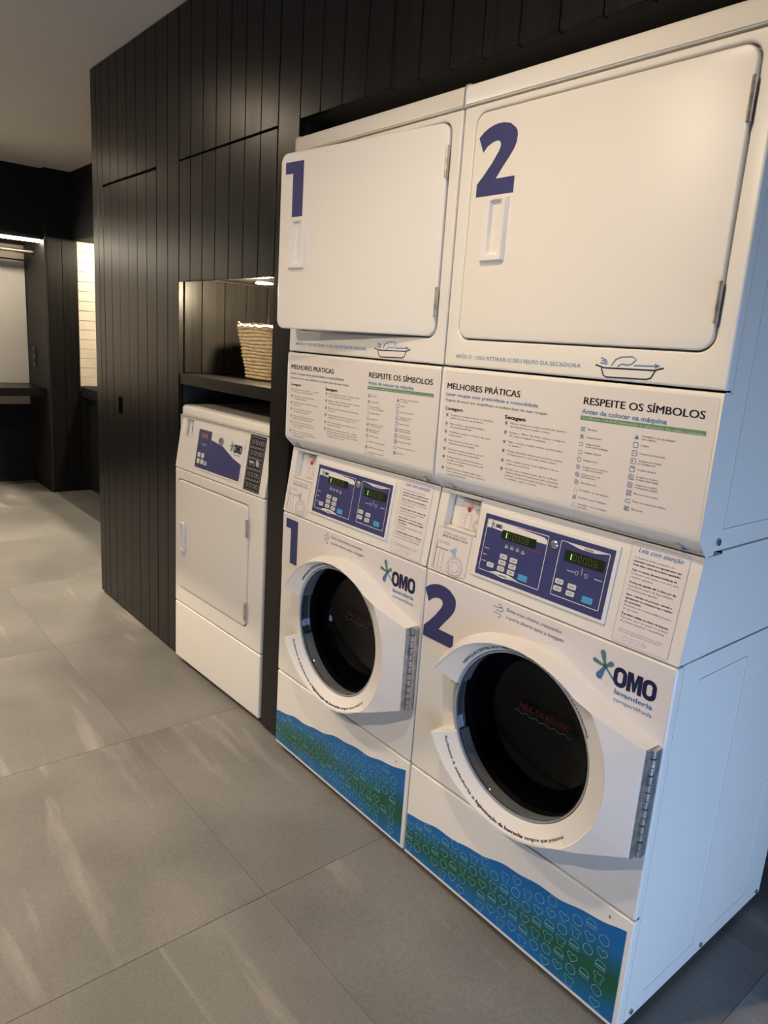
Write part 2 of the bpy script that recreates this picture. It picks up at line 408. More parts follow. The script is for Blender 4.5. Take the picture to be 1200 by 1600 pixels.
# wall with the window, out of frame to the right
wr = MB()
wy0, wy1, wz0, wz1 = -2.4, 0.9, 0.03, 0.74
wr.box(WX, WX + 0.15, -3.5, wy0, 0, CEIL).box(WX, WX + 0.15, wy1, 2.0, 0, CEIL).box(WX, WX + 0.15, wy0, wy1, 0, wz0).box(WX, WX + 0.15, wy0, wy1, wz1, CEIL)
struct(wr.build('wall_right', 'greywall', merge=False))
wf = MB()
for a, b in ((wy0, wy0 + .05), (wy1 - .05, wy1), ((wy0 + wy1) / 2 - .025, (wy0 + wy1) / 2 + .025)): wf.box(WX + .04, WX + .1, a, b, wz0, wz1)
wf.box(WX + .04, WX + .1, wy0, wy1, wz0, wz0 + .05).box(WX + .04, WX + .1, wy0, wy1, wz1 - .05, wz1)
wfo = struct(wf.build('window_1', 'frame_dark', merge=False))
for a, b in ((wy0 + .05, (wy0 + wy1) / 2 - .025), ((wy0 + wy1) / 2 + .025, wy1 - .05)):
    MB().box(WX + .066, WX + .072, a, b, wz0 + .05, wz1 - .05).build('pane', 'pane', wfo)

# ---- black panelled wall
wb = MB()
BK = 0.0215           # planks stand on this backing
wb.box(-2.50, -1.545, YW + BK, 0.70, 0.0, CEIL)                     # store behind the flush door
wb.box(-0.812, -0.705, YW + BK, 0.95, 0.0, CEIL)                    # divider
wb.box(-1.545, -0.812, 0.72, 0.95, 0.0, CEIL)                       # back of the niche
wb.box(-0.705, 1.15, YW + BK, 0.16, LINE + .004, CEIL)              # header above the stacks
wb.box(-0.705, WX, 0.95, 1.10, 0.0, CEIL)                           # back of the machine bay
wall = struct(wb.build('wall_back', 'black_gap', merge=False))
pk = {}
def plank(parent, x0, x1, z0, z1, y=YW, t=0.020, axis='x', gap=0.0014, name='plank'):
    wd = round(x1 - x0 - 2 * gap, 4); h = round(z1 - z0, 4); key = (wd, h, t, axis)
    if key not in pk:
        mb = MB()
        if axis == 'x': mb.box(-wd / 2, wd / 2, 0, t, 0, h)
        else: mb.box(-t, 0, -wd / 2, wd / 2, 0, h)
        o = mb.build(name, 'wood', parent, bevel=0.0016, seg=1); pk[key] = o.data
    else: o = mesh_obj(name, pk[key], None, parent)
    o.location = ((x0 + x1) / 2, y, z0) if axis == 'x' else (y, (x0 + x1) / 2, z0)
    return o
G = 0.002
# strips left and right of the flush door, floor to ceiling
for a, b in ((-2.50, -2.425), (-2.425, -2.362), (-1.745, -1.638), (-1.638, -1.533), (-0.825, -0.705)):
    plank(wall, a, b, 0.012, CEIL - .003)
DX = [-2.362, -2.262, -2.160, -2.057, -1.953, -1.849, -1.745]
for a, b in zip(DX, DX[1:]): plank(wall, a, b, LINE + G + .003, CEIL - .003)
hx = [-0.705 + 0.1025 * i for i in range(19)]
for a, b in zip(hx, hx[1:]): plank(wall, a, b, LINE, CEIL - .003)
# flush door with recessed pull
door = struct(MB().box(DX[0] + .002, DX[-1] - .002, YW + .0201, YW + .0212, 0.012, LINE - .003).build('door_1', 'black_gap'))
PX0, PX1, PZ0, PZ1 = -2.206, -2.143, 0.988, 1.070
for a, b in zip(DX, DX[1:]):
    a2 = a + (.0012 if a == DX[0] else 0); b2 = b - (.0012 if b == DX[-1] else 0)
    zt = LINE - G - .003
    if a < PX0 < b:      # the pull is cut into two neighbouring planks
        plate('plank', [[(a2 + .0014, .012), (b2 - .0014, .012), (b2 - .0014, PZ0), (PX0, PZ0), (PX0, PZ1), (b2 - .0014, PZ1), (b2 - .0014, zt), (a2 + .0014, zt)]], 0.018, 'wood', front(YW + .0185), door)
    elif a < PX1 < b:
        plate('plank', [[(a2 + .0014, .012), (b2 - .0014, .012), (b2 - .0014, zt), (a2 + .0014, zt), (a2 + .0014, PZ1), (PX1, PZ1), (PX1, PZ0), (a2 + .0014, PZ0)]], 0.018, 'wood', front(YW + .0185), door)
    else: plank(door, a2, b2, 0.012, LINE - G - .003)
pr_ = MB().box(PX0 - .004, PX1 + .004, YW + .0186, YW + .020, PZ0 - .004, PZ1 + .004).build('pull_recess', 'rubber', door)

# cupboards above the niche: one from the joint line up, one down to the niche
CX = [-1.533, -1.4335, -1.335, -1.234, -1.132, -1.0305, -0.929, -0.825]
def cupboard(z0, z1, label, deep_z0):
    t = thing('wall_cupboard', label, 'cupboard', (CX[0], YW, z0), group='cupboards above the niche')
    MB().box(0.004, CX[-1] - CX[0] - .004, .0225, .66, deep_z0 - z0, z1 - z0 - .002).build('body', 'wood_plain', t)
    dr = MB().box(.003, CX[-1] - CX[0] - .003, .0201, .0222, .001, z1 - z0 - .002).build('door', 'black_gap', t)
    for a, b in zip(CX, CX[1:]):
        o = plank(dr, a - CX[0] + (.0015 if a == CX[0] else 0), b - CX[0] - (.0015 if b == CX[-1] else 0), .0005, z1 - z0 - .0035, y=0.0)
cupboard(LINE + .001, CEIL, 'upper black plank cupboard front reaching the ceiling above the niche', LINE + .002)
cupboard(1.579, LINE - .001, 'lower black plank cupboard front directly above the lit niche', 1.60)

# niche lining: left side in planks, shelf
LX = -1.530
side = MB().box(LX - .012, LX - .0085, YW + .022, 0.70, 0.0, 1.598).build('trim_1', 'black_gap'); struct(side)
ys = [YW + .0225, 0.123, 0.2235, 0.324, 0.4245, 0.525, 0.6255, 0.70]
for a, b in zip(ys, ys[1:]): plank(side, a, b, 1.230, 1.596, y=LX, t=.008, axis='y')
struct(MB().box(-.826, -.814, YW + .022, .70, 0.0, 1.597).build('trim_2', 'wood_plain'))
sh = MB().box(LX + .002, -.828, YW + .004, .70, 1.186, 1.2285).build('niche_shelf', 'wood', bevel=.0015, seg=1)
tag(sh, 'thick black wooden shelf in the niche under the straw basket', 'shelf')

# puck light under the cupboard
pz = thing('puck_light', 'small glowing round light under the cupboard over the basket', 'light', (-1.130, .170, 1.5985))
MB().lathe([(.036, 0), (.036, .016), (.030, .019)], 0, 0, 32).build('housing', 'screw', pz, smooth=True).rotation_euler = (PI / 2, 0, 0)
MB().lathe([(.0, .0202), (.031, .0202), (.031, .017)], 0, 0, 32, flip=True).build('lens', 'puck', pz, smooth=True).rotation_euler = (PI / 2, 0, 0)
for ch in pz.children: ch.rotation_euler = (-PI / 2, 0, 0)
ll = bpy.data.lights.new('puck_lamp', 'POINT'); ll.energy = 42; ll.color = (1, .80, .52); ll.shadow_soft_size = .02
lo = bpy.data.objects.new('puck_lamp', ll); COL.objects.link(lo); lo.parent = pz; lo.location = (0, 0, -.042)

# ---- far end of the room
FX = -5.10
struct(MB().box(-5.75, -5.62, -3.4, 1.9, 0, CEIL).build('wall_left', 'black_paint'))
struct(MB().box(-5.62, FX, -3.4, .505, 2.015, CEIL).build('trim_3', 'black_paint'))          # beam above the alcove
pil = struct(MB().box(-5.62, -5.052, .505, .735, 0, CEIL).build('wall_pillar', 'wood_plain'))
yy = [.505, .620, .735]
for a, b in zip(yy, yy[1:]): plank(pil, a, b, 0.01, 2.02, y=-5.030, axis='y')
MB().box(-5.052, -5.030, .505, .735, 2.024, CEIL).build('beam_face', 'black_paint', pil)
struct(MB().box(-5.62, -2.50, .70, 1.9, 2.03, CEIL).build('trim_4', 'black_paint'))           # soffit along the passage
struct(MB().box(-5.62, -2.50, 1.42, 1.52, 0, 2.03).build('wall_passage', 'black_paint'))
tw = struct(MB().box(-5.10, -5.046, .735, 1.42, 0.0, 2.03).build('wall_tiled', 'grout'))
MB().box(-5.046, -5.030, .735, 1.42, 0, .86).build('base_panel', 'black_paint', tw)
tcell = {}
rows = 15; th = (2.03 - .885) / rows
for i in range(rows):
    y = .737
    while y < 1.42:
        a, b = max(y, .737), min(y + .30, 1.42)
        if b - a > .02:
            k = round(b - a, 3)
            if k not in tcell:
                o = MB().box(0, .010, -k / 2 + .0015, k / 2 - .0015, .0015, th - .0015).build('tile', 'subway', tw, bevel=.0015, seg=1); tcell[k] = o.data
            else: o = mesh_obj('tile', tcell[k], None, tw)
            o.location = (-5.046, (a + b) / 2, .885 + i * th)
        y += .30
ct = MB().box(-5.028, -3.2, .735, 1.418, .80, .883).build('countertop', 'black_paint', bevel=.002, seg=1)
tag(ct, 'black countertop ledge below the lit cream tile wall', 'countertop')
MB().box(-5.028, -3.2, .80, .83, 0.0, .80).build('front_panel', 'black_paint', ct)
tl = MB().box(-5.0, -3.3, 1.02, 1.05, 2.012, 2.029).build('tile_niche_light', mat('tile_led', (1, 1, 1), .5, emit=(1.0, .84, .60), estr=165.0))
tag(tl, 'light strip hidden above the cream tiled wall in the passage', 'light')
# alcove: off-white back, counter, light strip, rail, socket
tag(MB().box(-5.619, -5.605, -2.4, .485, .862, 1.872).build('wall_panel', 'whitewall'), 'plain off-white back panel above the counter in the far alcove', 'panel')
tag(MB().box(-5.619, -5.606, -2.4, .485, 1.885, 1.995).build('wall_strip', 'beige'), 'narrow beige wall strip behind the clothes rail', 'wall strip')
tag(MB().box(-5.619, -5.607, -2.4, .485, .680, .79).build('wall_strip', 'beige'), 'narrow beige wall strip just below the alcove counter', 'wall strip')
tag(MB().box(-5.619, FX, -2.4, .503, .795, .860).build('alcove_counter', 'wood', bevel=.002, seg=1), 'long black wooden counter in the far alcove', 'counter')
tag(MB().box(-5.155, -5.125, -2.4, .495, 1.994, 2.0135).build('led_strip', 'led'), 'glowing light strip along the top of the far alcove', 'light')
rl = thing('clothes_rail', 'brushed metal clothes rail hanging in the far alcove', 'rail', (-5.34, 0, 1.93))
MB().tube([(0, -2.4, 0), (0, .49, 0)], .016, 12).build('bar', 'metal_bar', rl, smooth=True)
MB().box(-.03, .03, .490, .503, -.035, .035).build('bracket', 'metal_bar', rl, bevel=.003)
struct(MB().box(-5.62, -5.032, .490, .5045, 0, 2.014).build('trim_5', 'wood_plain'))
ot = thing('power_outlet', 'black double power outlet on the side of the far alcove', 'outlet', (-5.40, .490, 1.10))
MB().box(-.04, .04, -.010, -.0005, -.075, .075).build('cover', 'outlet', ot, bevel=.002)
for z in (-.035, .035): MB().box(-.022, .022, -.013, -.009, z - .022, z + .022).build('socket', 'black_gap', ot, bevel=.002)

# ---- ceiling downlights (row in front of the machines, above the frame)
for i, (x, y, e, aim, cone) in enumerate(DOWNLIGHTS):
    nm = ['over the flush black door', 'in front of the far alcove', 'nearest the stacked machines', 'in the middle of the room'][i]
    t = thing('ceiling_downlight', 'round recessed ceiling downlight ' + nm, 'light', (x, y, CEIL - .001), group='ceiling downlights')
    MB().lathe([(.055, 0), (.055, .006), (.042, .004), (.040, 0)], 0, 0, 32).build('trim_ring', 'plastic', t, smooth=True).rotation_euler = (-PI / 2, 0, 0)
    MB().lathe([(0, .002), (.041, .002)], 0, 0, 32, flip=True).build('lens', 'lens', t).rotation_euler = (-PI / 2, 0, 0)
    L = bpy.data.lights.new('downlight_lamp', 'SPOT'); L.energy = e; L.color = WARM; L.spot_size = math.radians(cone); L.spot_blend = 1.0; L.shadow_soft_size = .035
    o = bpy.data.objects.new('downlight_lamp', L); COL.objects.link(o); o.parent = t; o.location = (0, 0, -.03)
    o.rotation_euler = (Vector(aim) - Vector((x, y, CEIL - .03))).to_track_quat('-Z', 'Y').to_euler()

# ================================================================== machines
W = 0.683; D = 0.69
X0, X1 = 0.0025, W - 0.0025
DCX, DCZ = 0.365, 0.570                      # centre of the washer door

TWO = [(0.057, 1.842), (0.07, 1.852), (0.083, 1.858), (0.097, 1.862), (0.111, 1.8635), (0.124, 1.863), (0.142, 1.859), (0.157, 1.849), (0.163, 1.842), (0.165, 1.833), (0.164, 1.82), (0.158, 1.807), (0.146, 1.792), (0.13, 1.774), (0.1145, 1.7545), (0.1675, 1.7545), (0.1675, 1.722), (0.0615, 1.722), (0.0615, 1.748), (0.079, 1.764), (0.101, 1.787), (0.117, 1.808), (0.121, 1.816), (0.1215, 1.822), (0.118, 1.828), (0.110, 1.8305), (0.098, 1.829), (0.084, 1.823), (0.072, 1.812)]
def numeral(n, x, z, wd, h):
    if n == 2:
        return [[(x + (p[0] - .057) / (.1675 - .057) * wd, z + (p[1] - 1.722) / (1.8635 - 1.722) * h) for p in TWO]]
    return [[(x + a * wd, z + b * h) for a, b in ((0, 1), (1, 1), (1, 0), (.42, 0), (.42, .79), (0, .79))]]

def splash(parent, fn, x, z, k):
    """logo splash: drops flying out of a centre"""
    gr = MB(); bl = MB()
    def drop(mb, ang, ln, rt, w0):
        a = math.radians(ang); ux, uz = math.cos(a), math.sin(a); pts = []
        n = 14; cr = ln - rt
        for i in range(n + 1):
            b = a - PI * .62 + 2 * PI * .62 * i / n
            pts.append((ux * cr + rt * math.cos(b), uz * cr + rt * math.sin(b)))
        pts.append((-uz * w0, ux * w0)); pts.append((uz * w0, -ux * w0))
        vs, fs = curve_mesh([[(x + p[0] * k, z + p[1] * k) for p in pts]]); mb.add(vs, fs, fn)
    drop(gr, 108, .034, .0062, .0022); drop(gr, 168, .030, .0050, .0020); drop(gr, 38, .022, .0056, .0022)
    drop(bl, 245, .033, .0075, .0022); drop(bl, -42, .036, .0022, .0018)
    vs, fs = curve_mesh([circ(x, z, .0052 * k, 14)]); gr.add(vs, fs, fn)
    for dx, dz in ((-.004, -.030), (.001, -.035), (.006, -.031), (.010, -.036)):
        vs, fs = curve_mesh([circ(x + dx * k, z + dz * k, .0009 * k, 8)]); bl.add(vs, fs, fn)
    gr.build('logo_splash', 'splash_green', parent); bl.build('logo_drops', 'splash_blue', parent)

def omo(parent, fn, x, z, wd, h):
    """heavy narrow capitals O M O"""
    mb = MB(); o = .315 * wd; m = .35 * wd; gp = .01 * wd
    for x0 in (x, x + o + m + 2 * gp):
        k = o * .30
        vs, fs = curve_mesh([rrect(x0, x0 + o, z - .01 * h, z + 1.01 * h, o * .46, 6), rrect(x0 + k, x0 + o - k, z + .21 * h, z + .79 * h, o * .19, 4)]); mb.add(vs, fs, fn)
    a = x + o + gp; st = .30
    M_ = [(0, 0), (0, 1), (.36, 1), (.5, .52), (.64, 1), (1, 1), (1, 0), (1 - .27, 0), (1 - .27, .60), (.58, .06), (.42, .06), (.27, .60), (.27, 0)]
    vs, fs = curve_mesh([[(a + p * m, z + q * h) for p, q in M_]]); mb.add(vs, fs, fn)
    mb.build('logo_letters', 'navy_dark', parent)

def sheet(name, loop, m, fn, parent, t=0.0006):
    return plate(name, [loop], t, m, fn, parent)

def shell(x0, x1, y0, y1, z0, z1):
    return MB().box(x0, x1, y0, y1, z0, z1, skip='f')

def icon_loops(kind, cx, cz, s):
    if kind == 'circle': return [circ(cx, cz, s * .42, 14)]
    if kind == 'heart':
        out = []
        for i in range(18):
            t = 2 * PI * i / 18
            out.append((cx + s * .028 * 16 * math.sin(t) ** 3, cz + s * .028 * (13 * math.cos(t) - 5 * math.cos(2 * t) - 2 * math.cos(3 * t) - math.cos(4 * t))))
        return [out]
    if kind == 'shirt':
        return [[(cx + a * s, cz + b * s) for a, b in ((-.45, .35), (-.15, .42), (0, .3), (.15, .42), (.45, .35), (.4, .05), (.26, .1), (.26, -.42), (-.26, -.42), (-.26, .1), (-.4, .05))]]
    return [[(cx + a * s, cz + b * s) for a, b in ((-.42, -.3), (-.42, .1), (-.3, .32), (0, .4), (.3, .32), (.42, .1), (.42, -.3))],
            [(cx + a * s, cz + b * s) for a, b in ((-.42, -.1), (.42, -.1), (.42, -.04), (-.42, -.04))]]

LAV = [['Separe as roupas brancas e coloridas', 'antes de colocar na lavadora'], ['Não exceda a capacidade máxima', 'da máquina indicada'],
       ['Verifique sempre os bolsos das suas', 'peças antes'], ['Use somente a dose de sabão', 'indicada para a lavagem'],
       ['Coloque as peças pequenas em um', 'saquinho antes de lavar tudo'], ['Feche bem a porta da lavadora e', 'escolha o programa de acordo com', 'o tipo de roupa'],
       ['Retire as suas roupas logo que o', 'ciclo terminar para evitar cheiros', 'e também amassados']]
SEC = [['Nunca deixe as roupas molhadas dentro', 'da secadora por muito tempo'], ['Limpe o filtro de felpo antes e depois', 'de cada secagem realizada'],
       ['Não coloque roupas muito encharcadas', 'no tambor'], ['Peças delicadas devem ser secas na menor', 'temperatura e no ciclo mais curto'],
       ['Não seque peças com elástico, lã ou', 'seda na secadora'], ['Retire as roupas logo após o final,', 'dobre ainda mornas para não precisar', 'passar e assim poupar tempo, energia', 'e cuidado com o tecido']]
SYM1 = [['Não lavar'], ['Lavagem manual'], ['Lavagem manual', 'ou em ciclo de máquina'], ['Lavagem delicada'], ['Lavagem a seco'], ['Lavagem a seco com todos', 'os tipos de solvente'],
        ['Lavagem a seco com', 'hidrocarboneto'], ['Não lavar a seco'], ['Permitido o uso de alvejante'], ['Proibido o uso de alvejante'], ['Permitido o uso de alvejante', 'sem cloro']]
SYM2 = [['Permitido o uso de alvejante', 'com oxigênio'], ['Secagem'], ['Secagem na horizontal'], ['Secagem na vertical', 'por gotejamento'], ['Secagem em varal'],
        ['Secagem na secadora', 'à temperatura baixa'], ['Secagem na secadora', 'à temperatura máxima'], ['Não secar na secadora'], ['Passar em temperatura mínima'], ['Não passar']]

def console_front(x0, x1, z0, z1, hole=None, back=.09, depth=.028):
    """leaning console face, optionally with a pocket, and its side cheeks"""
    c = console(); mb = MB()
    xs = [x0] + ([hole[0], hole[1]] if hole else []) + [x1]; zs = [z0] + ([hole[2], hole[3]] if hole else []) + [z1]
    for i in range(len(xs) - 1):
        for j in range(len(zs) - 1):
            if hole and i == 1 and j == 1: continue
            mb.quad(c(xs[i], zs[j]), c(xs[i + 1], zs[j]), c(xs[i + 1], zs[j + 1]), c(xs[i], zs[j + 1]))
    if hole:
        h = hole; k = console(-depth)
        A = [(h[0], h[2]), (h[1], h[2]), (h[1], h[3]), (h[0], h[3])]
        for p, q in zip(A, A[1:] + A[:1]): mb.quad(c(*q), c(*p), k(*p), k(*q))
        mb.quad(*[k(*p) for p in A])
    # cheeks, top and bottom
    for x, fl_ in ((x0, 1), (x1, 0)):
        q = [c(x, z0), c(x, z1), (x, back, z1), (x, back, z0)]
        mb.poly(q if fl_ else q[::-1])
    mb.quad(c(x0, z1), c(x1, z1), (x1, back, z1), (x0, back, z1)); mb.quad((x0, back, z0), (x1, back, z0), c(x1, z0), c(x0, z0))
    return mb

def build_stack():
    T = thing('stacked_washer_dryer', '', 'washer dryer')
    # ---------------- cabinets and feet
    cab = shell(X0 + .002, X1 - .002, .022, D, .022, .8485).build('washer_cabinet', 'enamel_side', T)
    rb = MB()
    for s in (1,):
        x = X1 - .002
        for (ya, yb, za, zb) in ((.309, .315, .07, .80), (.577, .583, .07, .80), (.10, .309, .062, .068), (.40, .577, .062, .068), (.027, .030, .03, .846), (.10, .309, .798, .802)):
            rb.box(x - .0005, x + .0016, ya, yb, za, zb)
    rb.build('side_ribs', 'enamel_side', cab, merge=False)
    for (y, z) in ((.055, .040), (.36, .038), (.665, .036)):
        MB().tube([(X1 - .003, y, z), (X1 + .0015, y, z)], .006, 10).build('screw', 'screw', cab)
    for x in (.05, W - .05):
        for y in (.06, D - .06): MB().tube([(x, y, 0), (x, y, .008), (x, y, .024)], .022, 14).build('foot', 'rubber', T)
    MB().box(X0 + .03, X1 - .03, .05, .07, .003, .03).build('plinth', 'rubber', T)
    # ---------------- toe panel with printed wave
    toe = plate('toe_panel', [rrect(X0, X1, .022, .2925, .004)], .022, 'enamel', front(.022), T, bevel=.0045, bres=3)
    def top(x):
        return .140 + (.052 * min(x, .16) / .16 * .6) + max(0, x - .16) * .173 + .004 * math.sin(x * 21) + .0022 * math.sin(x * 57 + 1)
    n = 60; xa, xb = X0 + .004, X1 - .012
    loop = [(xa, .034), (xb, .034)] + [(xb + (xa - xb) * i / n, top(xb + (xa - xb) * i / n)) for i in range(n + 1)]
    band = sheet('wave_sticker', loop, 'wave', front(-.0003), toe)
    ic = MB(); kinds = ['shirt', 'circle', 'heart', 'arch']; fn = front(-.0014)
    cs = .0345; rnd = random.Random(3)
    for i in range(25):
        for j in range(9):
            cx = .022 + i * cs * .97; cz = .051 + j * cs * .92 + (i % 2) * cs * .45
            if cx + .013 > xb or cz + .010 > top(cx) or cz - .012 < .034: continue
            if rnd.random() < .05: continue
            for lp in icon_loops(kinds[(i * 2 + j) % 4 if (i // 3) % 2 else (i + j * 3) % 4], cx, cz, .0285): ic.ribbon(lp, .0014, fn)
    ic.build('print_outlines', 'icon_line', toe, merge=False)
    MB().tube([(.628, -.0008, .272), (.628, -.0022, .272)], .0028, 8).build('screw', 'steel', toe)
    # ---------------- front panel
    fp = plate('front_panel', [rrect(X0, X1, .2975, .8485, .004), circ(DCX, DCZ, .205, 64)], .022, 'enamel', front(.022), T, bevel=.0045, bres=3)
    lp = [(X0 + .003, .667), (.16, .667), (.30, .785), (.42, .795), (.53, .74), (.665, .60), (.6765, .60)] + [(.6765, .833)] + circ(.6645, .833, .012, 5, 0, 90) + [(X0 + .003, .845)]
    sheet('panel_sticker', lp, 'film', front(-.0002), fp, t=.0004)
    fr = front(-.0012)
    mb = MB(); add_text(mb, 'Evite mau cheiro, mantenha', .272, .8255, .0085, fr, width=.150, bold=.0); add_text(mb, 'a porta aberta após a lavagem', .272, .8085, .0085, fr, width=.158)
    mb.build('lettering', 'ink_soft', fp)
    mb = MB()                                   # breeze symbol
    for k, (x, z, s) in enumerate(((.246, .826, 1), (.252, .819, 1.1), (.247, .812, -1))):
        pts = [(x - .012, z), (x + .004, z)] + [(x + .004 + .0045 * math.sin(a), z + s * (.0045 - .0045 * math.cos(a))) for a in (.5, 1.1, 1.7, 2.3, 2.9, 3.6, 4.2)]
        mb.ribbon(pts, .0016, fr, closed=False)
    mb.build('breeze_symbol', 'steel_ink', fp)
    omo(fp, fr, .5555, .7665, .0925, .0405)
    splash(fp, fr, .5345, .7965, 1.0)
    mb = MB(); add_text(mb, 'lavanderia', .562, .7500, .0105, fr, width=.083, bold=.018); mb.build('logo_caption', 'blue_ink', fp)
    mb = MB(); add_text(mb, 'compartilhada', .562, .7345, .0085, fr, width=.084); mb.build('logo_caption', 'steel_ink', fp)
    # ---------------- washer door
    build_washer_door(T)
    # ---------------- console
    con = console_front(X0, X1, .853, 1.0585, hole=(.034, .140, .968, 1.051), back=.10, depth=.022).build('console', 'enamel', T, bevel=0.003, seg=2)
    shell(X0 + .002, X1 - .002, .10, D, .853, 1.062).build('console_housing', 'enamel_side', T)
    k0 = console(.0004); k1 = console(.0012); k2 = console(.0018); k3 = console(.0026)
    # soap drawer: pocket card, symbol, sticker below
    kd = console(-.0205); kd2 = console(-.0195)
    pc = sheet('pocket_card', rrect(.060, .139, .969, 1.050, .001), 'film', kd, con, t=.0004)
    mb = MB()
    for z, n in ((1.040, 'CERTIFIQUE-SE DE FECHAR'), (1.033, 'A PORTA DA LAVADORA')): add_text(mb, n, .064, z, .0042, kd2, width=.068, bold=.02)
    for lp in ([(.080, .970), (.080, 1.005), (.100, 1.005), (.100, .970)], circ(.121, .983, .013, 16), circ(.121, .983, .009, 16)): mb.ribbon(lp, .0009, kd2)
    mb.build('card_print', 'ink_soft', con)
    mb = MB(); vs, fs = curve_mesh([circ(.088, 1.018, .0062, 16)]); mb.add(vs, fs, console(-.0185)); mb.build('red_dot', 'red_ink', con)
    mb = MB(); vs, fs = curve_mesh([circ(.094, 1.027, .006, 12)]); mb.add(vs, fs, kd2); mb.build('pink_mark', 'pink_ink', con)
    mb = MB(); vs, fs = curve_mesh([[(.106, 1.018), (.125, 1.028), (.125, 1.006)]]); mb.add(vs, fs, kd2); mb.build('funnel_mark', 'pale_blue', con)
    st = sheet('drawer_sticker', rrect(.014, .132, .8585, .9635, (.006, .006, .003, .003)), 'film', k0, con)
    mb = MB(); mb.ribbon(rrect(.0145, .1315, .859, .963, (.006, .006, .003, .003)), .0009, k1); mb.build('sticker_edge', 'pale_grey', con)
    mb = MB()
    add_text(mb, 'DEPOSITE O SABÃO LÍQUIDO', .036, .9505, .0045, k1, width=.080); add_text(mb, 'ANTES DE INICIAR O CICLO', .034, .9425, .005, k1, width=.086, bold=.03)
    for lp in ([(.021, .862), (.021, .930), (.064, .930), (.064, .926), (.023, .926), (.023, .862)], [(.021, .913), (.064, .913), (.064, .911), (.021, .911)],
               [(.036, .864), (.036, .905), (.050, .905), (.050, .864)], circ(.094, .878, .0255, 22), circ(.094, .878, .021, 22), circ(.094, .878, .013, 18)): mb.ribbon(lp, .0010, k1)
    mb.build('sticker_print', 'ink_soft', con)
    mb = MB(); vs, fs = curve_mesh([[(.066, .914), (.090, .926), (.090, .900)]]); mb.add(vs, fs, k1); mb.build('funnel_mark', 'pale_blue', con)
    # control panel
    cp = plate('control_panel', [rrect(.147, .517, .879, 1.0385, .003)], .004, 'plastic', k0, con, bevel=.001)
    kp = console(.0046); kq = console(.0054); kr = console(.0060)
    sheet('overlay', rrect(.163, .509, .8865, 1.0285, .001), 'panel_blue', kp, con)
    wm = MB()
    for lp in (rrect(.1725, .347, .8995, 1.0175, .002), rrect(.380, .4985, .9015, 1.0175, .002)): wm.ribbon(lp, .0014, kq)
    wl = [(.174, .9985), (.190, .9995), (.22, .998), (.345, .999), (.345, 1.008), (.335, 1.0125), (.25, 1.0165), (.174, 1.0165)]
    vs, fs = curve_mesh([wl]); wm.add(vs, fs, kq)
    for lp in ([(.395, 1.0165), (.44, 1.0165), (.452, 1.0175), (.464, 1.0165), (.497, 1.0165), (.462, 1.0105), (.43, 1.0105)], [(.205, .9005), (.245, .8955), (.290, .9005), (.265, .9065), (.225, .9065)]):
        vs, fs = curve_mesh([lp]); wm.add(vs, fs, kq)
    for x0, x1, z in ((.177, .192, .951), (.177, .188, .936), (.177, .190, .921)): wm.box(x0, x1, kq(0, z)[1] - .0002, kq(0, z)[1] + .0003, z - .0006, z + .0006)
    wm.box(.4435, .4442, kq(0, .962)[1] - .0002, kq(0, .962)[1] + .0004, .951, .975)
    for (x, z) in ((.240, .968), (.256, .968), (.272, .968), (.288, .966), (.432, .961), (.455, .961)):
        for lp in icon_loops('shirt' if x > .4 else 'arch', x, z, .0095): wm.ribbon(lp, .0009, kq)
    for x in (.408, .475): wm.box(x, x + .018, kq(0, .961)[1] - .0002, kq(0, .961)[1] + .0003, .9602, .9615)
    wm.build('panel_print', 'panel_white', con, merge=False)
    mb = MB(); add_text(mb, 'SECADORA', .450, 1.0122, .0032, kr, bold=.02, align='c'); mb.build('panel_word', 'navy_dark', con)
    mb = MB(); add_text(mb, 'LAVADORA', .247, .8995, .0032, kr, bold=.02, align='c'); mb.build('panel_word', 'navy_dark', con)
    omo(con, kr, .1985, 1.0030, .019, .0085)
    splash(con, kr, .1905, 1.0075, .26)
    for (x0, x1, z0, z1, dx) in ((.221, .3175, .983, 1.0025, .228), (.395, .4915, .979, 1.0015, .405)):
        dsp = plate('display', [rrect(x0, x1, z0, z1, .001)], .0012, 'display', kq, con)
        zc = (z0 + z1) / 2; h = .0125; wd = .0072
        dg = MB(); on = MB(); kz = console(.0070)
        for q in range(6):
            x = dx + q * .0125
            S8 = [(x, zc + h / 2, x + wd, zc + h / 2), (x, zc - h / 2, x + wd, zc - h / 2), (x, zc, x + wd, zc), (x, zc - h / 2, x, zc), (x, zc, x, zc + h / 2), (x + wd, zc - h / 2, x + wd, zc), (x + wd, zc, x + wd, zc + h / 2)]
            for n, sgm in enumerate(S8):
                if q == 0:
                    if n in (5, 6): on.ribbon([(sgm[0], sgm[1]), (sgm[2], sgm[3])], .0022, kz, closed=False)
                elif n != 2 or q == 5: dg.ribbon([(sgm[0], sgm[1]), (sgm[2], sgm[3])], .0013, kz, closed=False)
        dg.build('digits', 'digit', con, merge=False); on.build('digit_lit', 'digit_on', con, merge=False)
    mb = MB(); add_text(mb, 'lavanderia', .290, .9765, .0035, kr, width=.045); mb.build('panel_words', 'red_ink', con)
    btn = [(.205, .9165), (.238, .9440), (.268, .9425), (.2375, .9300), (.2675, .9285), (.237, .9160), (.2665, .9145), (.396, .9330), (.4285, .9310), (.395, .9175), (.4275, .9160)]
    for i, (x, z) in enumerate(btn):
        plate('button', [rrect(x - .0100, x + .0100, z - .0052, z + .0052, .002, 3)], .0016, 'button_white', kq, con)
    mb = MB(); kb = console(.0072)
    for (x, z) in btn:
        for dz in (.0018, -.0012): mb.box(x - .006, x + .006, kb(0, z + dz)[1] - .0001, kb(0, z + dz)[1] + .0002, z + dz - .0005, z + dz + .0005)
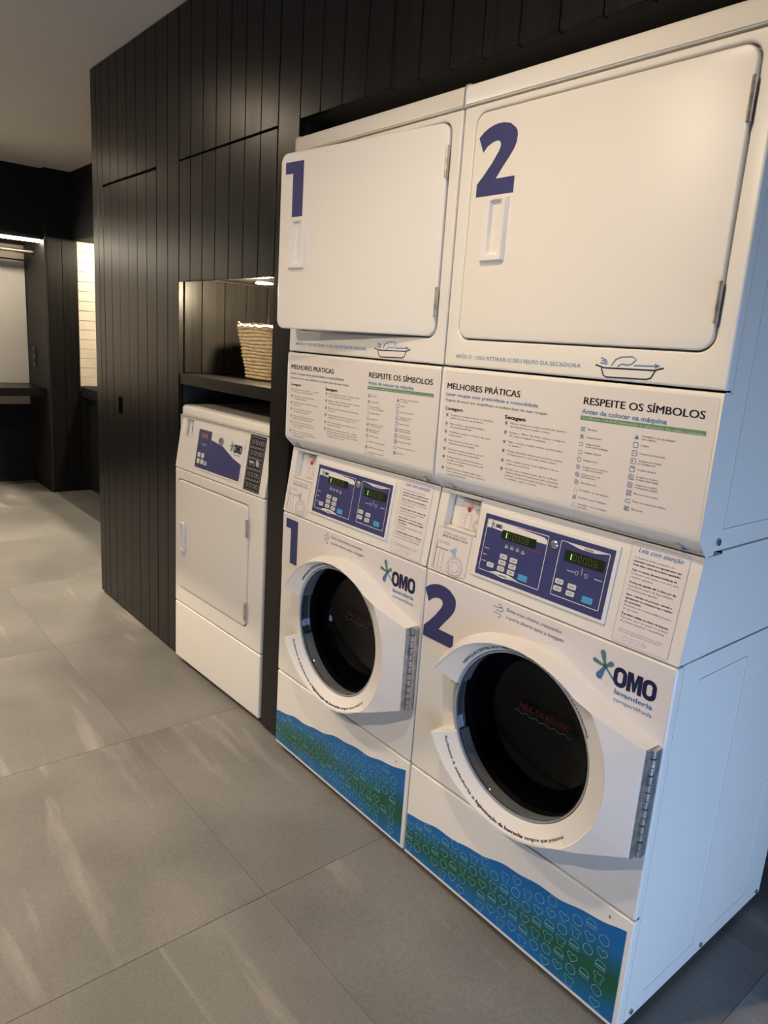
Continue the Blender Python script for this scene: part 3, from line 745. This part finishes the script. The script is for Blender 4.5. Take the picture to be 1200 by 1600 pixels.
    mb.build('button_marks', 'ink_soft', con, merge=False)
    for (x, z) in ((.3015, .9125), (.4700, .9150)): plate('button', [rrect(x - .0125, x + .0125, z - .0065, z + .0065, .001, 3)], .0016, 'button_blue', kq, con)
    # key lock between the two halves
    kx, kz_ = .366, 1.0045
    y = kq(kx, kz_)[1]
    MB().lathe([(.0095, y + .001), (.0095, y - .003), (.007, y - .0055), (0, y - .0055)], kx, kz_, 20, flip=True).build('key_lock', 'steel', con, smooth=True)
    # notice
    nt_ = sheet('notice_sticker', [(.537, .8545), (.622, .8545), (.6275, .860), (.6585, 1.047), (.655, 1.053), (.553, 1.053)] if False else rrect(.5375, .6575, .8565, 1.0545, .006), 'film', k0, con)
    mb = MB(); mb.ribbon(rrect(.538, .657, .857, 1.054, .006), .0008, k1); mb.build('sticker_edge', 'pale_grey', con)
    mb = MB(); add_text(mb, 'Leia com atenção', .553, 1.0375, .0095, k1, width=.092, bold=.015, shear=.25); mb.build('notice_title', 'blue_ink', con)
    P = [(1, 'Os horários de funcionamento são', 0), (0, 'reservados somente aos agendamentos que', 1), (0, 'foram feitos, tente em horários agendados.', 1), (-1, '', 0),
         (0, 'Caso se atrase, há uma tolerância de', 1), (0, '10 minutos para iniciar o seu ciclo após', 0), (0, 'o horário agendado.', 0), (-1, '', 0),
         (0, 'Você pode agendar até 2 ciclos por dia,', 1), (0, 'dependendo sempre da disponibilidade', 0), (0, 'de horários para agendar.', 0), (-1, '', 0),
         (0, 'Após o término do processo, cancele o', 1), (0, 'agendamento ou comunique logo o zelador', 1), (0, 'do condomínio.', 1), (0, 'A lavanderia não se responsabiliza por peças', 0), (0, 'de sua roupa.', 0), (-1, '', 0),
         (0, 'É proibido utilizar produtos de limpeza.', 1), (0, 'Para evitar danos use apenas os produtos', 0), (0, 'da própria lavanderia compartilhada.', 0)]
    z = 1.0245; dk = MB(); lt = MB()
    for a, s, b in P:
        if s:
            add_text(dk if b else lt, s, .5475, z, .0042, k1, width=.0990 * min(1, len(s) / 38.0), bold=.03 if b else 0.0, res=1)
            z -= .0071
        else: z -= .0032
    for q in range(2): add_text(lt, 'Consulte as regras completas da lavanderia no aplicativo do condomínio', .5475, .8825 - q * .0045, .0026, k1, width=.095 - q * .006, res=1)
    dk.build('notice_text', 'ink', con, merge=False); lt.build('notice_text', 'ink_soft', con, merge=False)
    mb = MB()
    for q, kd_ in enumerate(('circle', 'heart', 'shirt', 'arch')):
        for lp in icon_loops(kd_, .566 + q * .0135, .8675, .0115): mb.ribbon(lp, .0008, k1)
    mb.build('notice_symbols', 'pale_blue', con, merge=False)
    # ---------------- dryer lower panel (rolls under to the console)
    prof = [(0.000, 1.3475), (0.0015, 1.3510), (0.005, 1.3525), (.03, 1.3525)]
    low = [(.06, 1.0605), (.036, 1.0605), (.032, 1.0615), (.006, 1.0865), (.002, 1.0915), (0.0, 1.0985)]
    mb = MB(); pr2 = low + prof
    for a, b in zip(pr2, pr2[1:]): mb.quad((X1, a[0], a[1]), (X0, a[0], a[1]), (X0, b[0], b[1]), (X1, b[0], b[1]))
    mb.poly([(X0, y, z) for y, z in pr2]); mb.poly([(X1, y, z) for y, z in reversed(pr2)])
    dp = mb.build('dryer_lower_panel', 'enamel', T, bevel=.0022, seg=2)
    sheet('panel_sticker', rrect(X0 + .008, X1 - .006, 1.0995, 1.3445, .004), 'film_dry', front(-.0002), dp, t=.0004)
    for x in (.045, W - .047):
        MB().tube([(x, .020, 1.0725), (x, .0155, 1.0695)], .0065, 10).build('screw', 'steel', dp)
    for nm_, ink_, s_, x_, z_, c_, w_, b_ in (('heading', 'ink', 'MELHORES PRÁTICAS', .0215, 1.3035, .0142, .2215, .010), ('heading', 'ink', 'RESPEITE OS SÍMBOLOS', .4050, 1.3065, .0145, .2480, .011),
            ('heading', 'ink', 'Lavagem', .0225, 1.2540, .0078, .056, .022), ('heading', 'ink', 'Secagem', .2070, 1.2545, .0080, .058, .030),
            ('subheading', 'blue_ink', 'Lavar roupas com praticidade e comodidade', .0195, 1.2875, .0075, .274, .012), ('subheading', 'blue_ink', 'Antes de colocar na máquina', .4030, 1.2885, .0095, .182, .014)):
        mb = MB(); dx_ = c_ * .035 if c_ > .012 else 0.0
        for q_ in ((-dx_, dx_) if dx_ else (0.0,)): add_text(mb, s_, x_ + q_, z_, c_, fr, width=w_, bold=0.0 if dx_ else b_, res=3)
        mb.build(nm_, ink_, dp, merge=False)
    sm = MB(); add_text(sm, 'Regras de ouro que simplificam e cuidam bem de suas roupas', .0205, 1.2745, .0062, fr, width=.299)
    ics = MB()
    for LST, bx, txx, zz, wd in ((LAV, .0285, .0405, [1.242, 1.221, 1.202, 1.182, 1.161, 1.142, 1.115], .137), (SEC, .2125, .2245, [1.245, 1.225, 1.204, 1.184, 1.163, 1.144], .148)):
        for bl_, z in zip(LST, zz):
            for a in (100, 165, 35, 240, -45):
                c_, s_ = math.cos(math.radians(a)), math.sin(math.radians(a)); ics.ribbon([(bx, z), (bx + .0052 * c_, z + .0052 * s_)], .0012, fr, closed=False)
            for q, ln in enumerate(bl_): add_text(sm, ln, txx, z - .0005 - q * .0070, .0040, fr, width=wd * min(1.0, len(ln) / 37.0), res=1)
    for LST, tx0, z0, dz in ((SYM1, .4215, 1.258, .0153), (SYM2, .5405, 1.2590, .0152)):
        for i, ls in enumerate(LST):
            for q, ln in enumerate(ls): add_text(sm, ln, tx0, z0 - i * dz - .0012 - q * .0052 + (.0018 if len(ls) > 1 else 0), .0038, fr, width=.0024 * len(ln), res=1)
    sm.build('small_print', 'ink_soft', dp, merge=False)
    ics.build('bullet_marks', 'ink_soft', dp, merge=False)
    yb = MB(); gb = MB()
    for i in range(11):
        x, z = .4110, 1.258 - i * .0153; s = .0046
        shp = [[(x - s, z + s * .7), (x - s * .7, z - s * .8), (x + s * .7, z - s * .8), (x + s, z + s * .7)]] if i < 4 else ([circ(x, z, s * .95, 12)] if i < 8 else [[(x - s, z - s * .8), (x + s, z - s * .8), (x, z + s)]])
        tgt = gb if i == 7 else yb
        tgt.ribbon(shp[0], .0009, fr)
        if i in (0, 9): tgt.ribbon([(x - s, z - s), (x + s, z + s)], .0009, fr, closed=False); tgt.ribbon([(x - s, z + s), (x + s, z - s)], .0009, fr, closed=False)
        if i == 7: tgt.ribbon([(x - s * .7, z - s * .7), (x + s * .7, z + s * .7)], .0009, fr, closed=False)
        if i == 1: tgt.ribbon(circ(x, z, s * .35, 8), .0018, fr)
        if i in (5, 6): tgt.ribbon(circ(x, z, s * .4, 8), .0008, fr)
    for i in range(10):
        x, z = .5300, 1.2585 - i * .0152; s = .0048
        if i == 0: vs, fs = curve_mesh([[(x - s, z - s * .8), (x + s, z - s * .8), (x, z + s)]]); yb.add(vs, fs, fr); continue
        if i < 8: yb.ribbon(rrect(x - s, x + s, z - s, z + s, .0006, 2), .0010, fr)
        else: yb.ribbon([(x - s * 1.2, z - s * .7), (x + s * 1.2, z - s * .7), (x + s, z + s * .6), (x - s * .3, z + s * .6), (x - s, z)], .0010, fr)
        if i in (2,): yb.ribbon([(x - s * .5, z), (x + s * .5, z)], .0010, fr, closed=False)
        if i in (3,): yb.ribbon([(x - s * .3, z - s * .6), (x - s * .3, z + s * .6)], .0010, fr, closed=False)
        if i in (4,): yb.ribbon([(x - s, z + s), (x, z + s * .4), (x + s, z + s)], .0010, fr, closed=False)
        if i in (5, 6): yb.ribbon(circ(x, z, s * .5, 8), .0010, fr)
        if i in (7, 9): yb.ribbon([(x - s, z - s), (x + s, z + s)], .0012, fr, closed=False); yb.ribbon([(x - s, z + s), (x + s, z - s)], .0012, fr, closed=False)
    yb.build('care_symbols', 'steel_ink', dp, merge=False); gb.build('care_symbols', 'green_ink', dp, merge=False)
    sheet('green_bar', [(.4015, 1.2755), (.6595, 1.2780), (.6595, 1.2860), (.4015, 1.2838)], 'green_ink', front(-.0008), dp, t=.0004)
    mb = MB(); add_text(mb, 'Verifique cuidadosamente a etiqueta de suas roupas', .405, 1.2782, .0045, front(-.0018), width=.25, res=1); mb.build('bar_text', 'pale_ink', dp, merge=False)
    # ---------------- dryer upper front with its door opening
    dc = shell(X0 + .002, X1 - .002, .022, D, 1.066, 1.9115).build('dryer_cabinet', 'enamel_side', T)
    rb = MB(); x = X1 - .002
    for (ya, yb_, za, zb) in ((.027, .030, 1.07, 1.90), (.09, .60, 1.102, 1.106), (.085, .09, 1.102, 1.88)): rb.box(x - .0005, x + .0014, ya, yb_, za, zb)
    rb.build('side_ribs', 'enamel_side', dc, merge=False)
    MB().tube([(X1 - .003, .074, 1.083), (X1 + .002, .074, 1.083)], .0065, 10).build('screw', 'screw', dc)
    ox0, ox1, oz0, oz1 = .0400, .6480, 1.4175, 1.8960
    df = plate('dryer_front', [rrect(X0, X1, 1.3570, 1.9115, .004), rrect(ox0, ox1, oz0, oz1, .030, 8)], .022, 'enamel', front(.022), T, bevel=.0045, bres=3)
    MB().quad((ox0 - .02, .020, oz0 - .02), (ox1 + .02, .020, oz0 - .02), (ox1 + .02, .020, oz1 + .02), (ox0 - .02, .020, oz1 + .02)).build('door_seat', 'enamel', df)
    mb = MB(); fa = front(-.0006)
    add_text(mb, 'APÓS O', .0395, 1.3760, .0085, fa, width=.051, bold=.0); add_text(mb, 'USO RETIRAR O SEU FELPO DA SECADORA', .1035, 1.3755, .0085, fa, width=.283)
    mb.build('lettering', 'blue_ink', df)
    tr_ = MB()
    for lp in ([(.420, 1.384), (.440, 1.3795), (.545, 1.3815), (.563, 1.387)], [(.434, 1.379), (.440, 1.3655), (.447, 1.3625), (.532, 1.3645), (.540, 1.3675), (.547, 1.3815)]): tr_.ribbon(lp, .0026, fa, closed=False)
    tr_.build('tray_symbol', 'navy_dark', df)
    hd = MB()
    for lp in ([(.455, 1.3845), (.463, 1.3965), (.475, 1.4015), (.497, 1.4035), (.5065, 1.3985), (.497, 1.3895), (.4895, 1.3875), (.477, 1.389), (.468, 1.383)], [(.430, 1.3985), (.444, 1.3935)], [(.433, 1.3935), (.446, 1.390)], [(.430, 1.3885), (.446, 1.3865)], [(.503, 1.3875), (.552, 1.3895)], [(.544, 1.3925), (.555, 1.3895), (.545, 1.3865)]):
        hd.ribbon(lp, .0021, fa, closed=False)
    hd.build('hand_symbol', 'blue_ink', df)
    # ---------------- dryer door, hinged on its right
    hx_ = .6445
    dd = bpy.data.objects.new('dryer_door', None)
    gx = .0035
    vs, fs = curve_mesh([rrect(ox0 + gx - hx_, ox1 - gx - hx_, oz0 + gx, oz1 - gx, .027, 8)], .022, .004, 3)
    mb = MB(); mb.add(vs, fs, front(.019)); dd = mb.build('dryer_door', 'enamel', T, smooth=True); dd.location = (hx_, 0, 0)
    # handle: raised frame with a scooped grip
    hl = MB(); a0, a1, b0, b1 = .0905 - hx_, .1605 - hx_, 1.584, 1.7165
    A = [rrect(a0, a1, b0, b1, .004, 4), rrect(a0 + .004, a1 - .004, b0 + .004, b1 - .003, .004, 4), rrect(a0 + .022, a1 - .012, b0 + .014, b1 - .006, .006, 4), rrect(a0 + .026, a1 - .026, b0 + .022, b1 - .012, .006, 4)]
    Y = [-.0035, -.0125, -.0120, -.0005]
    n0 = len(A[0])
    for lp, y in zip(A, Y): hl.v += [(p[0], y, p[1]) for p in lp]
    for k in range(3):
        for i in range(n0): hl.f.append((k * n0 + i, k * n0 + (i + 1) % n0, (k + 1) * n0 + (i + 1) % n0, (k + 1) * n0 + i))
    hl.f.append(tuple(3 * n0 + i for i in range(n0)))
    hl.build('handle', 'plastic', dd, smooth=True)
    for z0, z1 in ((1.775, 1.842), (1.466, 1.534)):
        hb = MB().box(-.0035, .0045, -.0075, -.0025, z0, z1)
        hb.tube([(.0005, -.0065, z0), (.0005, -.0065, z1)], .0042, 8)
        hb.build('hinge', 'steel', dd, merge=False)
    # ---------------- top
    mb = MB(); pt = [(.0, 1.9165), (.0, 1.950), (.004, 1.9585), (.012, 1.9615), (D, 1.9615), (D, 1.9165)]
    for a, b in zip(pt, pt[1:] + pt[:1]): mb.quad((X0, a[0], a[1]), (X1, a[0], a[1]), (X1, b[0], b[1]), (X0, b[0], b[1]))
    mb.poly([(X0, y, z) for y, z in reversed(pt)]); mb.poly([(X1, y, z) for y, z in pt])
    mb.build('top_panel', 'enamel', T, bevel=.003, seg=2)
    return T

def build_washer_door(T):
    cx, cz = DCX, DCZ
    tab = [(165, .262), (160, .253), (153, .244), (145, .237), (136, .230), (125, .221), (114, .214), (103, .2095), (92, .2075), (80, .2065), (70, .208), (60, .212), (52, .2165), (47, .221)]
    up = [(cx + r_ * math.cos(math.radians(a)), cz + r_ * math.sin(math.radians(a))) for a, r_ in tab]
    hx = .6655
    lowt = [(-54, .2375), (-60, .2365), (-68, .236), (-77, .236), (-87, .236), (-97, .237), (-108, .240), (-119, .2445), (-128, .2495), (-137, .255), (-147, .261), (-157, .268)]
    dn = [(cx + r_ * math.cos(math.radians(a)), cz + r_ * math.sin(math.radians(a))) for a, r_ in lowt]
    ol = list(reversed(dn)) + [(hx, .4525), (hx, .6880)] + list(reversed(up))
    # ol runs from the lower-left tip round the right to the upper-left tip
    def ray(a):
        c, s = math.cos(a), math.sin(a); best = None
        for p, q in zip(ol, ol[1:]):
            ex, ez = q[0] - p[0], q[1] - p[1]; den = c * ez - s * ex
            if abs(den) < 1e-9: continue
            t = ((p[0] - cx) * ez - (p[1] - cz) * ex) / den; u = ((p[0] - cx) * s - (p[1] - cz) * c) / den
            if t > 0 and -1e-6 <= u <= 1 + 1e-6: best = t if best is None else max(best, t)
        return best
    ang = [-157 + i * 2.3 for i in range(141)]
    ang = [a for a in ang if a < 165] + [165]
    for p in ((hx, .4525), (hx, .6880)): ang.append(math.degrees(math.atan2(p[1] - cz, p[0] - cx)))
    ang = sorted(ang)
    RG = .1905
    rows = []
    for a in ang:
        R = ray(math.radians(a)) or .24
        wing = R > .243 and -56 < a < 50
        Rd = min(R - .006, .237) if -56 < a < 50 else R - (.004 if a > 0 else .010)
        # wing leans back towards the hinge
        xe = cx + R * math.cos(math.radians(a))
        ye = -.058 + (.020 * max(0, (xe - .56) / (hx - .56)) if wing else 0.0)
        bev = .004 + (.026 * max(0, min(1, (a - 108) / 55)) if a > 108 else 0) + (.006 * max(0, min(1, (-119 - a) / 40)))
        yi = -.043
        prof = [(RG, .004), (RG, -.034), (RG + .003, yi), (RG + .007, yi - .002), (Rd, -.0565), (Rd + (.0022 if R - Rd > .005 else .001), -.0582 if not wing else -.0590), (R - (.003 if R - Rd > .005 else .001), ye - .0005), (R, ye + .004), (R + bev, .002)]
        rows.append([(cx + r_ * math.cos(math.radians(a)), y, cz + r_ * math.sin(math.radians(a))) for r_, y in prof])
    mb = MB(); m = len(rows[0])
    for rw in rows: mb.v += rw
    for i in range(len(rows) - 1):
        for j in range(m - 1): mb.f.append((i * m + j, i * m + j + 1, (i + 1) * m + j + 1, (i + 1) * m + j)[::-1])
    mb.f.append(tuple(range(m))[::-1]); mb.f.append(tuple((len(rows) - 1) * m + j for j in range(m)))
    me = mb.build('washer_door', 'plastic', T, smooth=True)
    bm = bmesh.new(); bm.from_mesh(me.data); bmesh.ops.recalc_face_normals(bm, faces=bm.faces); bm.to_mesh(me.data); bm.free()
    me.data.set_sharp_from_angle(angle=math.radians(30))
    MB().lathe([(.199, .000), (.199, -.022), (.192, -.031), (.1895, -.0385), (.1865, -.0385), (.1855, -.030)], cx, cz, 72, flip=True).build('trim_ring', 'chrome', me, smooth=True)
    lt = MB(); pf = [(.2185, .000), (.2185, -.016), (.2125, -.022), (.197, -.022)]; na = 24
    for i in range(na + 1):
        a = math.radians(157 + 50 * i / na); lt.v += [(cx + q * math.cos(a), y, cz + q * math.sin(a)) for q, y in pf]
    for i in range(na):
        for j in range(3): lt.f.append((i * 4 + j, i * 4 + j + 1, i * 4 + j + 5, i * 4 + j + 4))
    lt.build('latch_plate', 'chrome', me, smooth=True)
    for a in (172, 186, 197): MB().tube([(cx + .205 * math.cos(math.radians(a)), -.0215, cz + .205 * math.sin(math.radians(a))), (cx + .205 * math.cos(math.radians(a)), -.0235, cz + .205 * math.sin(math.radians(a)))], .003, 8).build('screw', 'steel', me)
    MB().lathe([(.187, -.034), (.182, -.036), (.176, -.028), (.168, .005), (.160, .040), (.150, .058), (.125, .068), (.06, .074), (0, .075)], cx, cz, 72, flip=True).build('door_glass', 'glass', me, smooth=True)
    # long knuckle hinge
    hg = MB(); z0, z1 = .4535, .687
    hg.box(hx + .0005, hx + .0125, -.018, -.001, z0, z1).box(hx + .0002, hx + .004, -.036, -.004, z0, z1)
    n = 13; dz = (z1 - z0) / n
    for i in range(n): hg.tube([(hx + .0065, -.0205, z0 + i * dz + .0012), (hx + .0065, -.0205, z0 + (i + 1) * dz - .0012)], .0062 if i % 2 else .0050, 10)
    hg.build('hinge', 'steel', me, merge=False, smooth=True)
    # lettering round the ring
    def surf(r_, a_):
        R = ray(a_) or .24; dg = (math.degrees(a_) + 180) % 360 - 180
        Rd = min(R - .006, .237) if -56 < dg < 50 else R - (.004 if dg > 0 else .010)
        t = max(0.0, min(1.0, (r_ - RG - .007) / (Rd - RG - .007)))
        return min(-.045 - .0115 * t - .0009, -.0600 if r_ > Rd - .0015 else 0.0)
    for txt, rad, mid, span, cap, inw, bold in (('VERIFIQUE E RETIRE SEUS OBJETOS DA BORRACHA APÓS O USO DA LAVADORA.', .1976, 86, 122, .0060, True, .022),
            ('Solicite à zeladoria a', .2225, -134, 42, .0070, False, .015), ('higienização da borracha', .2225, -92.5, 38, .0074, False, .0), ('sempre que possível', .2225, -57.5, 29, .0070, False, .010)):
        tx = MB()
        for q_ in ((-.16, 0, .16) if bold == 0 else (0,)): arc_text(tx, txt, cx, cz, rad, mid + q_, span, cap, inw, surf, bold=bold)
        tx.build('ring_lettering', 'ink', me, merge=False)
    # fill mark on the glass
    fn = front(.0600)
    gt = MB(); add_text(gt, 'MÁX. DE ROUPA', .292, .5790, .0135, fn, width=.138, bold=.0, res=2); gt.build('fill_mark', mat('fill_red', (.11, .02, .02), .6, spec=.1), me)
    wv = MB(); pts = [(.280 + .165 * i / 40, .568 + .003 * math.sin(i * .95)) for i in range(41)]; wv.ribbon(pts, .0022, fn, closed=False); wv.build('fill_wave', mat('fill_blue', (.04, .08, .13), .6, spec=.1), me)
    # drum behind the glass
    MB().lathe([(.204, .010), (.188, .020), (.190, .032), (.215, .060), (.215, .30), (.17, .315), (.165, .305), (.13, .305), (.125, .318), (.08, .318), (.075, .305), (0, .305)], cx, cz, 64, flip=True).build('drum', 'drum', T, smooth=True)

def add_numerals(T, n):
    fp = next(c for c in T.children if c.name.split('.')[0] == 'front_panel')
    dd = next(c for c in T.children if c.name.split('.')[0] == 'dryer_door')
    if n == 1: a = numeral(1, .025, .688, .0675, .1445); b = numeral(1, .066 - .6445, 1.724, .076, .143)
    else: a = numeral(2, .001 + .003, .6725, .1120, .1500); b = numeral(2, .057 - .6445, 1.722, .1105, .1415)
    plate('numeral', a, .0006, 'navy', front(-.0008), fp); plate('numeral', b, .0006, 'navy', front(-.0032), dd)
    return dd

A = build_stack()
A.location = (0, 0, 0)
B = copy_tree(A); B.location = (-W, 0, 0)
add_numerals(A, 2)
d1 = add_numerals(B, 1); d1.rotation_euler = (0, 0, math.radians(7.0))
tag(A, 'white stacked washer and dryer marked with a large 2, nearest the camera', 'washer dryer', 'stacked washer dryers')
tag(B, 'white stacked washer and dryer marked with a large 1, upper door ajar', 'washer dryer', 'stacked washer dryers')

# ------------------------------------------------------------------ single dryer under the niche
def build_dryer():
    T = thing('tumble_dryer', 'white coin-operated tumble dryer standing under the niche shelf', 'dryer', (-1.522, .006, 0), math.radians(1.6))
    shell(X0 + .002, X1 - .002, .022, .66, .022, 1.066).build('cabinet', 'enamel_side', T)
    for x in (.05, W - .05):
        for y in (.06, .60): MB().tube([(x, y, 0), (x, y, .024)], .022, 14).build('foot', 'rubber', T)
    plate('toe_panel', [rrect(X0, X1, .022, .2725, .004)], .022, 'enamel', front(.022), T, bevel=.0045, bres=3)
    ox0, ox1, oz0, oz1 = .026, .583, .345, .808
    fp = plate('front_panel', [rrect(X0, X1, .2770, .8485, .004), rrect(ox0, ox1, oz0, oz1, .024, 8)], .022, 'enamel', front(.022), T, bevel=.0045, bres=3)
    MB().quad((ox0 - .02, .020, oz0 - .02), (ox1 + .02, .020, oz0 - .02), (ox1 + .02, .020, oz1 + .02), (ox0 - .02, .020, oz1 + .02)).build('door_seat', 'enamel', fp)
    dr = plate('door', [rrect(ox0 + .004, ox1 - .004, oz0 + .004, oz1 - .004, .021, 8)], .022, 'enamel', front(.018), T, bevel=.004, bres=3)
    hl = MB(); a0, a1, b0, b1 = .058, .098, .507, .634
    LPS = [rrect(a0, a1, b0, b1, .006, 4), rrect(a0 + .003, a1 - .003, b0 + .003, b1 - .003, .005, 4), rrect(a0 + .010, a1 - .006, b0 + .012, b1 - .012, .005, 4), rrect(a0 + .013, a1 - .009, b0 + .015, b1 - .015, .004, 4)]
    n0 = len(LPS[0])
    for lp, y in zip(LPS, (-.0045, -.013, -.0125, -.003)): hl.v += [(p[0], y, p[1]) for p in lp]
    for k in range(3):
        for i in range(n0): hl.f.append((k * n0 + i, k * n0 + (i + 1) % n0, (k + 1) * n0 + (i + 1) % n0, (k + 1) * n0 + i))
    hl.f.append(tuple(3 * n0 + i for i in range(n0))); hl.build('handle', 'plastic', dr, smooth=True)
    for z0, z1 in ((.690, .760), (.375, .445)): MB().box(ox1 - .010, ox1 + .001, -.009, -.003, z0, z1).build('hinge', 'steel', dr, bevel=.001, seg=1)
    con = console_front(X0, X1, .853, 1.0620, hole=(.050, .108, .988, 1.054), back=.06, depth=.010).build('console', 'enamel', T, bevel=.003, seg=2)
    k0 = console(.0004); k1 = console(.0032); k2 = console(.0040); k3 = console(.0048)
    mb = MB(); mb.ribbon([(.083, 1.050), (.084, 1.028), (.080, 1.020), (.085, 1.010), (.086, .994)], .004, console(-.0085), closed=False); mb.build('coin_slot', 'ink', con)
    plate('control_panel', [rrect(.160, .510, .873, 1.032, .003)], .002, 'panel_white', k0, con)
    ov = MB()
    for lp in ([(.166, .880), (.266, .880), (.266, 1.027), (.166, 1.027)], [(.268, .880), (.502, .880), (.502, .940), (.44, .955), (.36, .985), (.268, .997)]):
        vs, fs = curve_mesh([lp]); ov.add(vs, fs, k1)
    ov.build('overlay', 'panel_blue', con)
    plate('display', [rrect(.190, .243, .998, 1.014, .001)], .001, mat('display_bronze', (.20, .13, .09), .3), k2, con)
    for x in (.192, .222):
        for z in (.930, .906): plate('button', [rrect(x - .010, x + .010, z - .009, z + .009, .002, 3)], .0016, 'button_white', k2, con)
    plate('button', [rrect(.238, .260, .896, .912, .002, 3)], .0016, 'pale_blue', k2, con)
    mb = MB()
    for x in (.205, .218, .232): mb.ribbon(circ(x, .972, .004, 8), .0012, k2)
    mb.build('panel_print', 'panel_white', con)
    yk = k1(0, 1.003)[1]
    MB().lathe([(.0150, yk), (.0150, yk - .004), (.011, yk - .006), (0, yk - .006)], .345, 1.003, 20, flip=True).build('key_lock', 'steel', con, smooth=True)
    omo(con, k2, .440, .976, .055, .030)
    splash(con, k2, .426, .994, .55)
    mb = MB(); add_text(mb, 'lavanderia', .440, .966, .007, k2, width=.05); mb.build('logo_caption', 'blue_ink', con)
    mb = MB(); add_text(mb, 'secadora', .400, .888, .007, k2, width=.085); mb.build('panel_words', 'red_ink', con)
    st = sheet('instruction_label', rrect(.535, .640, .8605, 1.0555, .004), 'ink', k0, con)
    mb = MB(); kk = console(.0013)
    for i in range(5):
        z0 = .865 + i * .0375; mb.ribbon(rrect(.541, .634, z0, z0 + .034, .002, 2), .0010, kk)
        for x in (.560, .582, .604, .620): mb.ribbon(circ(x, z0 + .017, .0065, 10), .0016, kk)
    for x0, x1, z0, z1 in ((.552, .580, .958, .966), (.598, .616, .952, .972)): mb.box(x0, x1, kk(0, z0)[1] - .0003, kk(0, z0)[1] + .0002, z0, z1)
    mb.build('label_print', 'pale_grey', con, merge=False)
    mb = MB(); pt = [(.034, 1.0665), (.034, 1.091), (.038, 1.0985), (.046, 1.1015), (.66, 1.1015), (.66, 1.0665)]
    for a, b in zip(pt, pt[1:] + pt[:1]): mb.quad((X0, a[0], a[1]), (X1, a[0], a[1]), (X1, b[0], b[1]), (X0, b[0], b[1]))
    mb.poly([(X0, y, z) for y, z in reversed(pt)]); mb.poly([(X1, y, z) for y, z in pt])
    mb.build('top_panel', 'enamel', T, bevel=.003, seg=2)
    return T
build_dryer()

# ------------------------------------------------------------------ straw basket on the shelf
def build_basket():
    T = thing('straw_basket', 'woven straw basket lined with white cloth on the niche shelf', 'basket', (-1.228, .283, 1.2285))
    rowsN = 15; seg = 72; H = .195
    mb = MB(); per = 6
    rings = rowsN * per
    for i in range(rings + 1):
        t = i / rings; z = .002 + H * t
        hw = .098 + .040 * t; hd = .085 + .030 * t
        ph = (i % per) / per
        bul = .0048 * math.sin(PI * ph)
        row = i // per
        for k in range(seg):
            a = 2 * PI * k / seg; c, s = math.cos(a), math.sin(a); p = 4.2
            rr = (abs(c / hw) ** p + abs(s / hd) ** p) ** (-1 / p)
            w2 = bul * (1 + .35 * math.sin(k * 2.1 + row * 3.3)) + .0012 * math.sin(k * 1.3 + row)
            zz = z + .0022 * math.sin(a * 3 + row * .9) * t
            mb.v.append(((rr + w2) * c, (rr + w2) * s, zz))
    for i in range(rings):
        for k in range(seg): mb.f.append((i * seg + k, i * seg + (k + 1) % seg, (i + 1) * seg + (k + 1) % seg, (i + 1) * seg + k))
    mb.f.append(tuple(reversed(range(seg))))
    mb.build('body', 'straw', T, smooth=True)
    def edge(a, grow=0.0):
        c, s = math.cos(a), math.sin(a); rr = (abs(c / .138) ** 4.2 + abs(s / .115) ** 4.2) ** (-1 / 4.2) + grow; return rr * c, rr * s
    pts = [(*edge(2 * PI * k / 60), H + .004 + .003 * math.sin(k * 1.7)) for k in range(61)]
    MB().tube(pts, .0065, 8, cap=False).build('rim', 'straw', T, smooth=True)
    ln = MB(); n = 60; prof = [(-.012, -.06), (-.010, -.005), (-.004, .010), (.003, .012)]
    for k in range(n):
        a = 2 * PI * k / n; puff = .006 * max(0, math.sin(a * 5 + .8)) + .003 * math.sin(a * 13)
        for g_, z in prof:
            x, y = edge(a, g_); ln.v.append((x, y, H + z + (puff if z > 0 else 0)))
    for k in range(n):
        for j in range(3): ln.f.append((k * 4 + j, k * 4 + j + 1, ((k + 1) % n) * 4 + j + 1, ((k + 1) % n) * 4 + j))
    ln.v += [(*edge(2 * PI * k / n, -.012), H - .05) for k in range(n)]; ln.f.append(tuple(n * 4 + k for k in range(n)))
    ln.build('cloth_liner', 'cotton', T, smooth=True)
build_basket()

# print too fine to pick apart
for o in bpy.data.objects:
    if o.name.split('.')[0] in ('small_print', 'bullet_marks', 'button_marks', 'notice_text', 'card_print', 'care_symbols', 'print_outlines', 'sticker_print', 'panel_print', 'label_print', 'digits', 'notice_symbols', 'side_ribs'):
        o['kind'] = 'stuff'
